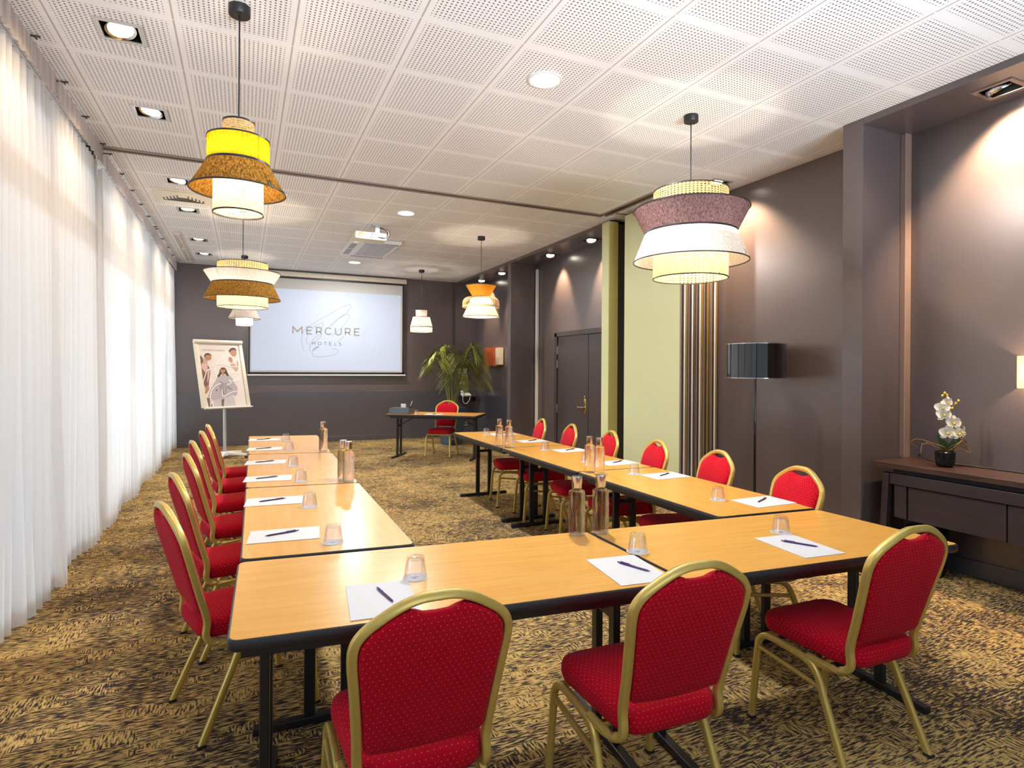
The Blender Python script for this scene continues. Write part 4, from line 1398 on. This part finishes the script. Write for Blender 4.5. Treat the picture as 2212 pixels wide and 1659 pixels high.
for k in range(5):
    a = 2 * PI * k / 5 + 0.35
    bm = BM()
    for dx in (-0.016, 0.016):
        lathe(bm, [(0, -0.007), (0.02, -0.007), (0.024, 0), (0.02, 0.007), (0, 0.007)], 16)
        vv = bm.verts[:] if dx < 0 else bm.verts[half_n:]
        bmesh.ops.transform(bm, matrix=Matrix.Translation((dx, 0, 0)) @ Matrix.Rotation(R(90), 4, 'Y'), verts=vv)
        if dx < 0:
            half_n = len(bm.verts)
            bm.verts.ensure_lookup_table()
        bm.verts.ensure_lookup_table()
    bmesh.ops.transform(bm, matrix=Matrix.Translation((0.36 * math.cos(a), 0.04 + 0.36 * math.sin(a), 0.0245)) @ Matrix.Rotation(a, 4, 'Z'), verts=bm.verts)
    link('castor', bm, BLACK, t, smooth=40)
brd = bpy.data.objects.new('board', None)
BW, BH = 0.40, 1.14
bm = BM()
bx(bm, -BW, BW, 0.0, 0.022, 0, BH, 0.004)
def tiltm(bm):
    bmesh.ops.transform(bm, matrix=Matrix.Translation((0, -0.03, 0.85)) @ Matrix.Rotation(rx, 4, 'X'), verts=bm.verts)
tiltm(bm)
bd = link('board', bm, CREAM, t, smooth=40)
bm = BM()
bx(bm, -BW, -BW + 0.07, -0.012, 0.0, 0, BH, 0.004); bx(bm, BW - 0.06, BW, -0.012, 0.0, 0, BH, 0.004)
sweep(bm, [(-BW, -0.01, BH - 0.01), (BW, -0.01, BH - 0.01)], 0.035, n=12)
tiltm(bm); link('clamp_bar', bm, CREAM, bd, smooth=50)
bm = BM(); bx(bm, -BW + 0.03, BW + 0.01, -0.06, 0.01, -0.025, -0.008, 0.003); tiltm(bm)
link('pen_tray', bm, WHITE, bd)
# the poster: flat printed shapes, traced on a (u, v) sheet
PU = lambda x, y: ((x - 140 - (y - 150) * 0.135) / 870.0 * 0.67 - 0.335, 0.02 + (1515 - y) / 1365.0 * 1.06)
PCOL = [('poster_ground', (0.72, 0.64, 0.60)), ('poster_coat', (0.42, 0.37, 0.40)), ('poster_brown', (0.16, 0.085, 0.06)), ('poster_skin', (0.42, 0.20, 0.11)), ('poster_hair', (0.05, 0.026, 0.022)), ('poster_white_line', (0.88, 0.86, 0.84)), ('poster_pink', (0.62, 0.40, 0.36)), ('poster_trousers', (0.52, 0.47, 0.48)), ('poster_tan', (0.50, 0.35, 0.26))]
PM = [simple(n, c, 0.45, var=0.06, scale=14) for n, c in PCOL]
SHP = [(0, [(140, 150), (1010, 185), (1180, 1500), (320, 1520)]),
       (7, [(470, 1370), (700, 1330), (860, 1270), (920, 1340), (950, 1505), (480, 1515)]),
       (2, [(640, 1370), (705, 1350), (690, 1515), (650, 1515)]),
       (1, [(620, 840), (700, 820), (800, 820), (880, 900), (930, 1020), (990, 1110), (985, 1250), (945, 1315), (870, 1270), (800, 1310), (640, 1350), (465, 1385), (400, 1330), (350, 1300), (420, 1130), (480, 1010), (550, 890)]),
       (4, [(600, 720), (640, 660), (700, 655), (740, 690), (770, 770), (805, 845), (760, 850), (720, 800), (640, 810), (600, 860), (565, 890), (555, 840), (590, 790)]),
       (3, [(635, 690), (690, 665), (725, 690), (720, 745), (690, 780), (700, 830), (660, 830), (640, 770), (612, 750)]),
       (4, [(640, 680), (705, 675), (715, 700), (650, 705)]),
       (4, [(525, 1150), (550, 1145), (555, 1175), (530, 1178)]), (4, [(600, 960), (670, 1010), (665, 1020), (605, 975)]), (4, [(760, 1090), (870, 1145), (865, 1155), (765, 1105)]),
       (4, [(680, 1090), (692, 1090), (692, 1260), (684, 1260)]),
       (2, [(335, 1320), (400, 1330), (440, 1420), (465, 1515), (380, 1520)]),
       (2, [(180, 385), (240, 440), (300, 560), (360, 620), (400, 700), (405, 800), (380, 960), (375, 1060), (330, 1120), (290, 1080), (240, 850), (205, 620)]),
       (6, [(215, 600), (270, 520), (345, 560), (350, 680), (300, 770), (230, 680)]), (6, [(345, 720), (395, 700), (380, 880), (345, 1010)]),
       (8, [(240, 450), (300, 480), (350, 520), (330, 560), (270, 590)]),
       (3, [(275, 400), (330, 360), (415, 390), (430, 450), (400, 495), (340, 500), (290, 460)]), (4, [(270, 400), (300, 350), (360, 335), (420, 375), (425, 400), (370, 375), (310, 385), (285, 430)]),
       (3, [(300, 1090), (350, 1050), (385, 1090), (380, 1160), (330, 1235), (300, 1220), (310, 1150)]),
       (3, [(800, 270), (850, 215), (930, 215), (965, 260), (975, 340), (945, 395), (890, 395), (845, 350)]), (4, [(800, 290), (815, 240), (870, 200), (930, 205), (965, 245), (960, 270), (900, 245), (850, 270), (815, 310)]),
       (3, [(790, 440), (830, 405), (875, 450), (885, 520), (850, 545), (800, 490)]),
       (8, [(830, 590), (890, 545), (970, 620), (1020, 650), (1010, 740), (960, 745), (890, 660)]), (8, [(975, 470), (1000, 520), (1015, 620), (1000, 630), (980, 560)])]
LNS = [[(420, 1520), (408, 1330), (430, 1180), (520, 1060), (620, 1020), (700, 1050), (790, 1040), (850, 1000), (790, 940), (870, 970), (980, 940), (1010, 880)],
       [(500, 740), (520, 600), (600, 500), (720, 380), (800, 320)], [(420, 620), (500, 590), (640, 580), (760, 610), (880, 640), (1010, 640), (1010, 720), (960, 770), (820, 780)],
       [(660, 1060), (665, 1290), (760, 1270), (870, 1210), (985, 1200)], [(400, 690), (340, 720), (300, 830), (260, 970)], [(410, 1500), (440, 1420), (470, 1530)]]
bm = BM()
from mathutils.geometry import tessellate_polygon
yo = -0.0015
for mi, pts in SHP:
    uv = [PU(*p) for p in pts]
    vs2 = [bm.verts.new((a_, yo, b_)) for a_, b_ in uv]
    for tri in tessellate_polygon([[Vector((a_, b_, 0)) for a_, b_ in uv]]):
        f = bm.faces.new([vs2[k] for k in tri]); f.material_index = mi
    yo -= 0.00018
for ln in LNS:
    n0 = len(bm.faces)
    pts = [(v.x, 0, v.y) for v in catmull([(*PU(*p), 0) for p in ln], 4)]
    ribbon(bm, pts, 0.0055, yo)
    bm.faces.ensure_lookup_table()
    for f in bm.faces[n0:]:
        f.material_index = 5
bm.normal_update()
for f in bm.faces:
    if f.normal.y > 0: f.normal_flip()
tiltm(bm)
pic = link('poster', bm, PM, bd)
cu = bpy.data.curves.new('poster_text', 'FONT')
cu.body = 'MEETINGS AT THEIR BEST'
cu.size = 0.031
cu.space_character = 1.05
tmp = bpy.data.objects.new('tmp_text', cu)
C.objects.link(tmp)
bpy.context.view_layer.update()
me = bpy.data.meshes.new_from_object(tmp.evaluated_get(bpy.context.evaluated_depsgraph_get()))
bpy.data.objects.remove(tmp)
bm = BM(); bm.from_mesh(me)
bmesh.ops.transform(bm, matrix=Matrix.Translation((-0.275, yo - 0.0004, 0.975)) @ Matrix.Rotation(R(90), 4, 'X'), verts=bm.verts)
tiltm(bm)
link('headline', bm, INK, pic)

# ------------------------------------------------------------------ palm in a black pot
t = thing('potted_palm', 'tall green palm in a square black pot behind the presenter desk', 'palm', (3.52, 8.12, 0), R(25))
bm = BM()
def sq(k, z): return [Vector((a * k, b * k, z)) for a, b in ((-1, -1), (1, -1), (1, 1), (-1, 1))]
rr = [sq(0.14, 0.0), sq(0.15, 0.01), sq(0.205, 0.72), sq(0.205, 0.74), sq(0.185, 0.74), sq(0.18, 0.68)]
V = [[bm.verts.new(p) for p in r] for r in rr]
for i in range(len(V) - 1):
    for k in range(4):
        bm.faces.new((V[i][k], V[i][(k + 1) % 4], V[i + 1][(k + 1) % 4], V[i + 1][k]))
bm.faces.new(V[0][::-1])
link('pot', bm, GREYPLASTIC, t)
bm = BM(); bx(bm, -0.182, 0.182, -0.182, 0.182, 0.66, 0.69)
link('soil', bm, SOIL, t)
rnd = random.Random(5)
def frond(az, reach, height, droop, n=34, leaf=0.36):
    base = Vector((0.05 * math.cos(az), 0.05 * math.sin(az), 0.66))
    dirv = Vector((math.cos(az), math.sin(az), 0))
    c = [base, base + dirv * reach * 0.22 + Vector((0, 0, height * 0.55)), base + dirv * reach * 0.60 + Vector((0, 0, height)), base + dirv * reach + Vector((0, 0, height - droop))]
    pts = catmull(c, 12)
    bm = BM()
    sweep(bm, pts, [0.009 * (1 - 0.75 * i / len(pts)) for i in range(len(pts))], n=6)
    m = len(pts)
    for k in range(n):
        s = 0.34 + 0.66 * k / (n - 1)
        i = min(m - 2, int(s * (m - 1)))
        p = pts[i]
        tg = (pts[i + 1] - pts[i]).normalized()
        sd = tg.cross(Vector((0, 0, 1)))
        if sd.length < 1e-3: sd = Vector((1, 0, 0))
        sd.normalize()
        ln = leaf * (0.55 + 0.45 * math.sin(PI * min(1, (s - 0.3) * 1.3))) * rnd.uniform(0.85, 1.1)
        for sgn in (-1, 1):
            d = (sd * sgn * rnd.uniform(0.75, 1.0) + tg * rnd.uniform(0.55, 0.9) + Vector((0, 0, rnd.uniform(0.1, 0.35)))).normalized()
            wd = rnd.uniform(0.0055, 0.0085)
            nrm = d.cross(Vector((0, 0, 1))).normalized()
            q = p.copy()
            prev = None
            for j in range(6):
                f = j / 5
                ww = wd * math.sin(PI * (0.12 + 0.86 * f)) + 0.001
                pos = q + d * ln * f + Vector((0, 0, -ln * 0.62 * f * f))
                A = bm.verts.new(pos + nrm * ww); B = bm.verts.new(pos + Vector((0, 0, -0.25 * ww))); D = bm.verts.new(pos - nrm * ww)
                if prev:
                    bm.faces.new((prev[0], prev[1], B, A)); bm.faces.new((prev[1], prev[2], D, B))
                prev = (A, B, D)
    return bm
specs = [(200, 0.55, 1.05, 0.12), (160, 0.45, 1.15, 0.10), (225, 0.50, 0.85, 0.22), (180, 0.30, 1.25, 0.02), (250, 0.38, 1.10, 0.1), (300, 0.52, 1.28, 0.16), (330, 0.62, 1.35, 0.28), (350, 0.78, 1.30, 0.50),
         (10, 0.70, 1.20, 0.32), (40, 0.45, 1.30, 0.14), (80, 0.40, 1.2, 0.1), (120, 0.5, 1.05, 0.18), (345, 0.80, 0.92, 0.42), (280, 0.40, 0.75, 0.16), (20, 0.35, 0.95, 0.1), (320, 0.35, 1.0, 0.05)]
for az, rc, ht, dp in specs:
    link('frond', frond(R(az), rc * 0.95, ht * 1.0, dp), LEAF, t, smooth=40)

# phone shelf, notice and socket in the back corner
t = thing('phone_shelf', 'small black corner shelf on the back wall behind the palm', 'shelf', (4.30, YB - 0.012, 0.90))
bm = BM(); bx(bm, -0.20, 0.22, -0.26, 0.0, -0.02, 0.0, 0.004)
link('shelf_board', bm, BLACK, t)
bm = BM(); bx(bm, -0.16, -0.14, -0.20, 0.0, -0.12, -0.02); bx(bm, 0.16, 0.18, -0.20, 0.0, -0.12, -0.02)
link('bracket', bm, BLACK, t)
t = thing('desk_telephone', 'white desk telephone on the small black shelf behind the palm', 'telephone', (4.26, YB - 0.15, 0.902))
bm = BM(); box(bm, (0, 0, 0.03), (0.20, 0.18, 0.05), 0.012, rot=Matrix.Rotation(R(14), 3, 'X'))
link('base', bm, WHITE, t, smooth=40)
bm = BM(); sweep(bm, catmull([(-0.085, -0.08, 0.085), (-0.085, -0.04, 0.10), (-0.085, 0.04, 0.11), (-0.085, 0.08, 0.10)], 4), 0.02, n=10)
link('handset', bm, WHITE, t, smooth=60)
bm = BM(); sweep(bm, catmull([(-0.085, -0.09, 0.07), (-0.12, -0.14, -0.04), (-0.10, -0.14, -0.14), (-0.02, -0.14, -0.15), (0.05, -0.13, -0.05), (0.06, -0.09, 0.02)], 6), 0.006, n=8)
link('cord', bm, WHITE, t, smooth=60)
t = thing('wall_notice', 'white framed notice on the back wall partly hidden by the palm', 'notice', (4.24, YB, 1.34))
bm = BM(); bx(bm, -0.11, 0.11, -0.012, -0.0005, -0.18, 0.18, 0.002)
link('sheet', bm, PAPER, t)
bm = BM(); bx(bm, -0.07, 0.07, -0.0135, -0.012, -0.12, -0.01); bx(bm, -0.07, 0.05, -0.0135, -0.012, 0.06, 0.075); bx(bm, -0.07, 0.07, -0.0135, -0.012, 0.10, 0.115)
link('print', bm, TAN, t)
t = thing('wall_socket', 'small grey wall socket low on the back wall under the presenter desk', 'socket', (4.30, YB - 0.012, 0.27))
bm = BM(); bx(bm, -0.045, 0.045, -0.014, 0.0, -0.045, 0.045, 0.004)
link('plate', bm, STEELGREY, t)
bm = BM(); lathe(bm, [(0.0, 0.0), (0.02, 0.0), (0.022, 0.003), (0.0, 0.003)], 20)
bmesh.ops.transform(bm, matrix=Matrix.Translation((0, -0.0145, 0)) @ Matrix.Rotation(R(90), 4, 'X'), verts=bm.verts)
link('socket_well', bm, BLACK, t)

# orange wall lamp in the far niche
t = thing('wall_lamp', 'orange curved leather wall lamp with a cream side in the far niche', 'wall lamp', (XW, 8.40, 1.78))
bm = BM()
n = 14
ins, outs = [], []
for k in range(n + 1):
    u = k / n
    y = 0.42 - 0.66 * u
    x = -0.10 - 0.045 * math.sin(PI * u * 1.0) - 0.03 * math.sin(3 * PI * u)
    outs.append((x, y)); ins.append((x + 0.012, y))
prism(bm, outs + ins[::-1], -0.205, 0.185)
bmesh.ops.recalc_face_normals(bm, faces=bm.faces)
link('leather_shade', bm, ORANGE, t, smooth=40)
bm = BM(); bx(bm, -0.115, -0.015, -0.40, 0.38, -0.18, 0.17, 0.004)
link('diffuser_box', bm, CREAM, t)
bm = BM(); bx(bm, -0.02, -0.0005, -0.2, 0.2, -0.1, 0.1, 0.003)
link('wall_plate', bm, BLACK, t)

# ------------------------------------------------------------------ floor lamp
t = thing('floor_lamp', 'tall gloss black floor lamp with a drum shade beside the striped panel edges', 'floor lamp', (4.17, 0.95, 0))
bm = BM(); lathe(bm, [(0.0, 0.0), (0.16, 0.0), (0.16, 0.012), (0.04, 0.022), (0.022, 0.05), (0.015, 0.20), (0.011, 0.7), (0.011, 1.50), (0.0, 1.50)], 32)
link('stand', bm, GLOSSBLK, t, smooth=40)
bm = BM(); lathe(bm, [(0.275, 1.43), (0.275, 1.755), (0.269, 1.755), (0.269, 1.43)], 64, close=True)
sh = link('shade', bm, GLOSSBLK, t, smooth=40)
for r_, z_ in ((0.276, 1.432), (0.276, 1.753)):
    bm = BM()
    lathe(bm, [(r_ - 0.003, z_ - 0.003), (r_ + 0.0015, z_ - 0.003), (r_ + 0.0015, z_ + 0.003), (r_ - 0.003, z_ + 0.003)], 64, close=True)
    link('rim', bm, SILVER, sh, smooth=40)
bm = BM()
for k in range(3):
    a = 2 * PI * k / 3
    sweep(bm, [(0, 0, 1.49), (0.27 * math.cos(a), 0.27 * math.sin(a), 1.49)], 0.003, n=6)
link('spider', bm, BLACK, t)
bm = BM()
lathe(bm, [(0.0, 1.50), (0.014, 1.50), (0.032, 1.55), (0.03, 1.58), (0.0, 1.605)], 20)
link('bulb', bm, WHITE, t, smooth=180)

# ------------------------------------------------------------------ console and what stands on it
CYC = -1.30
t = thing('console_table', 'dark stained wood console with drawers along the right wall', 'console', (4.37, CYC, 0))
bm = BM(); bx(bm, -0.245, 0.225, -1.25, 1.05, 0.775, 0.815, 0.003)
link('top', bm, WENGE, t)
bm = BM(); bx(bm, -0.16, 0.20, -1.10, 0.94, 0.735, 0.775)
link('sub_frame', bm, BLACK, t)
bm = BM(); bx(bm, -0.215, -0.165, -1.17, 0.985, 0.655, 0.735, 0.003)
link('front_rail', bm, WENGEFRONT, t)
for sy in (1, -1):
    for x in (-0.20, 0.19):
        bm = BM()
        y = 0.955 if sy > 0 else -1.14
        r0 = [(x - 0.024, y - 0.024), (x + 0.024, y - 0.024), (x + 0.024, y + 0.024), (x - 0.024, y + 0.024)]
        a = [bm.verts.new((px_, py_ + sy * 0.035, 0.0)) for px_, py_ in r0]
        b = [bm.verts.new((px_, py_, 0.735)) for px_, py_ in r0]
        for k in range(4):
            bm.faces.new((a[k], a[(k + 1) % 4], b[(k + 1) % 4], b[k]))
        bm.faces.new(a[::-1]); bm.faces.new(b)
        link('leg', bm, WENGEFRONT, t)
bm = BM(); bx(bm, -0.17, 0.18, -1.10, 0.88, 0.40, 0.655)
link('carcass', bm, WENGEFRONT, t)
bm = BM(); bx(bm, -0.200, -0.172, 0.815, 0.905, 0.41, 0.65, 0.002)
link('end_stile', bm, WENGEFRONT, t)
for k in range(3):
    y1 = 0.805 - k * 0.63
    bm = BM(); bx(bm, -0.196, -0.172, y1 - 0.622, y1, 0.405, 0.648, 0.003)
    link('drawer', bm, WENGEFRONT, t)
t = thing('waste_bin', 'black waste bin in the shadow under the console near the pilaster', 'bin', (4.36, -0.52, 0))
bm = BM(); lathe(bm, [(0.0, 0.004), (0.105, 0.004), (0.11, 0.0), (0.13, 0.33), (0.135, 0.335), (0.126, 0.335), (0.105, 0.02), (0.0, 0.02)], 32)
link('bin_body', bm, BLACKPOT, t, smooth=40)

t = thing('potted_orchid', 'white orchid with brown twigs in a black pot on the console', 'orchid', (4.33, -0.66, 0.8155))
bm = BM(); lathe(bm, [(0.0, 0.0), (0.042, 0.0), (0.055, 0.012), (0.062, 0.045), (0.064, 0.105), (0.061, 0.108), (0.058, 0.10), (0.0, 0.09)], 36)
link('pot', bm, BLACKPOT, t, smooth=45)
bm = BM(); lathe(bm, [(0.058, 0.094), (0.03, 0.102), (0.0, 0.105)], 24)
link('moss', bm, TWIG, t)
# local frame: -u is toward the camera-left, w is up
cu_ = Vector((0.905, -0.424, 0)); cv_ = Vector((0.424, 0.905, 0))
def P3(a, z, d=0.0): return cu_ * a + cv_ * d + Vector((0, 0, z))
for pts in ([(0.0, 0.10), (-0.012, 0.22), (-0.028, 0.35), (-0.03, 0.44), (0.0, 0.52)], [(0.01, 0.10), (0.02, 0.22), (0.03, 0.33), (0.05, 0.42), (0.09, 0.47)]):
    bm = BM(); sweep(bm, catmull([P3(a, z) for a, z in pts], 6), 0.0035, n=8)
    link('stem', bm, TWIG, t, smooth=60)
def flower(c, s, yaw):
    bm = BM()
    Rm = Matrix.Rotation(yaw, 4, 'Z')
    def petal(ang, ln, wd, cupd):
        for (sgn) in (1,):
            rows = []
            for j in range(6):
                f = j / 5
                w_ = wd * math.sin(PI * (0.10 + 0.82 * f)) ** 0.8
                yy = -cupd * math.sin(PI * f) * 0.5
                row = []
                for i in range(5):
                    g = (i / 4 - 0.5) * 2
                    px_ = g * w_; pz_ = ln * f
                    a_ = ang
                    row.append(bm.verts.new((px_ * math.cos(a_) + pz_ * math.sin(a_), yy - cupd * 0.6 * (g * g) * 0.4, -px_ * math.sin(a_) + pz_ * math.cos(a_))))
                rows.append(row)
            for j in range(5):
                for i in range(4):
                    bm.faces.new((rows[j][i], rows[j][i + 1], rows[j + 1][i + 1], rows[j + 1][i]))
    petal(0, 0.052 * s, 0.020 * s, 0.014)
    petal(R(125), 0.050 * s, 0.019 * s, 0.014)
    petal(R(-125), 0.050 * s, 0.019 * s, 0.014)
    petal(R(72), 0.055 * s, 0.031 * s, 0.018)
    petal(R(-72), 0.055 * s, 0.031 * s, 0.018)
    bmesh.ops.transform(bm, matrix=Matrix.Translation(c) @ Rm, verts=bm.verts)
    f = link('flower', bm, PETAL, t, smooth=180)
    bm = BM()
    lathe(bm, [(0, -0.008 * s), (0.008 * s, -0.004 * s), (0.009 * s, 0.004 * s), (0, 0.012 * s)], 10)
    bmesh.ops.transform(bm, matrix=Matrix.Translation(Vector(c) + Rm.to_3x3() @ Vector((0, -0.012, -0.004))), verts=bm.verts)
    link('lip', bm, YELLOWBUD, f, smooth=180)
for a, z, s, yw in ((-0.045, 0.425, 0.95, -40), (-0.01, 0.465, 0.85, -10), (-0.035, 0.375, 1.05, -25), (0.035, 0.315, 1.1, -20), (-0.01, 0.245, 1.05, -30), (0.07, 0.24, 1.0, -10), (0.105, 0.25, 0.9, 20)):
    flower(P3(a, z, -0.03), s, R(yw))
for a, z in ((-0.005, 0.53), (0.012, 0.515), (-0.02, 0.51), (0.05, 0.42), (0.075, 0.455), (0.095, 0.475), (0.13, 0.23)):
    bm = BM(); lathe(bm, [(0, -0.013), (0.008, -0.005), (0.009, 0.004), (0, 0.013)], 10, P3(a, z))
    link('bud', bm, YELLOWBUD, t, smooth=180)
for a0, lean, ln in ((-0.02, -0.10, 0.14), (0.035, 0.10, 0.13), (0.0, -0.05, 0.10), (0.02, 0.03, 0.11)):
    bm = BM()
    rows = []
    for j in range(7):
        f = j / 6
        w_ = 0.024 * math.sin(PI * (0.12 + 0.86 * f))
        p = P3(a0 + lean * f * f * 0.7, 0.10 + ln * f, -0.02 - 0.02 * f)
        rows.append([bm.verts.new(p + cu_ * (g * w_) + cv_ * (0.006 * g * g)) for g in (-1, 0, 1)])
    for j in range(6):
        for i in range(2):
            bm.faces.new((rows[j][i], rows[j][i + 1], rows[j + 1][i + 1], rows[j + 1][i]))
    link('leaf', bm, DKLEAF, t, smooth=180)
rnd = random.Random(3)
for k in range(9):
    bm = BM()
    z0 = 0.115 + rnd.uniform(0, 0.04)
    side = -1 if k % 3 == 0 else 1
    L_ = rnd.uniform(0.10, 0.19) if side > 0 else rnd.uniform(0.14, 0.24)
    pts = [P3(0.0, z0 - 0.02, -0.02), P3(side * L_ * 0.35, z0 + rnd.uniform(0.0, 0.03), -0.05), P3(side * L_ * 0.8, z0 + rnd.uniform(0.02, 0.06), rnd.uniform(-0.05, 0.03)), P3(side * L_, z0 + rnd.uniform(-0.03, 0.03), rnd.uniform(-0.03, 0.05)), P3(side * L_ * 0.75, z0 + rnd.uniform(-0.02, 0.05), 0.03)]
    sweep(bm, catmull(pts, 6), 0.0026, n=6)
    link('twig', bm, TWIG, t, smooth=60)
bm = BM()
sweep(bm, catmull([(4.585, -0.32, 0.83), (4.54, -0.36, 0.855), (4.47, -0.45, 0.832), (4.46, -0.60, 0.8205), (4.50, -0.85, 0.8205), (4.50, -1.1, 0.8205), (4.53, -1.5, 0.8205), (4.52, -2.2, 0.8205)], 8), 0.005, n=8)
tag(link('power_cable', bm, BLACK, smooth=60), 'thin black cable lying along the back of the console top', 'cable')
bm = BM()
sweep(bm, catmull([(4.02, 0.30, 0.006), (3.95, 0.02, 0.006), (3.86, -0.20, 0.006), (3.86, -0.36, 0.006), (3.93, -0.44, 0.006), (4.02, -0.42, 0.006), (4.14, -0.36, 0.006)], 8), 0.005, n=8)
tag(link('power_cable', bm, BLACK, smooth=60), 'thin black cable on the carpet at the foot of the grey pilaster', 'cable')
t = thing('wall_lamp', 'cream shaded wall lamp above the console, cut by the right edge of the photo', 'wall lamp', (XW, -1.16, 1.50))
bm = BM()
arc = [(-0.13 * math.sin(PI * k / 16), 0.18 * math.cos(PI * k / 16)) for k in range(17)]
V1 = [bm.verts.new((x, y, -0.11)) for x, y in arc]; V2 = [bm.verts.new((x, y, 0.11)) for x, y in arc]
for k in range(16):
    bm.faces.new((V1[k], V1[k + 1], V2[k + 1], V2[k]))
link('shade', bm, SHCREAM, t, smooth=180)
bm = BM(); bx(bm, -0.02, -0.0005, -0.05, 0.05, -0.06, 0.06, 0.003)
link('wall_plate', bm, WHITE, t)
bm = BM(); lathe(bm, [(0, -0.04), (0.022, -0.02), (0.022, 0.01), (0, 0.04)], 16, (-0.05, 0, 0))
link('bulb', bm, BULB, t, smooth=180)
lamp('wall_lamp_glow', 'POINT', (-0.085, 0, 0), 14, WARM, None, t, shadow_soft_size=0.03)
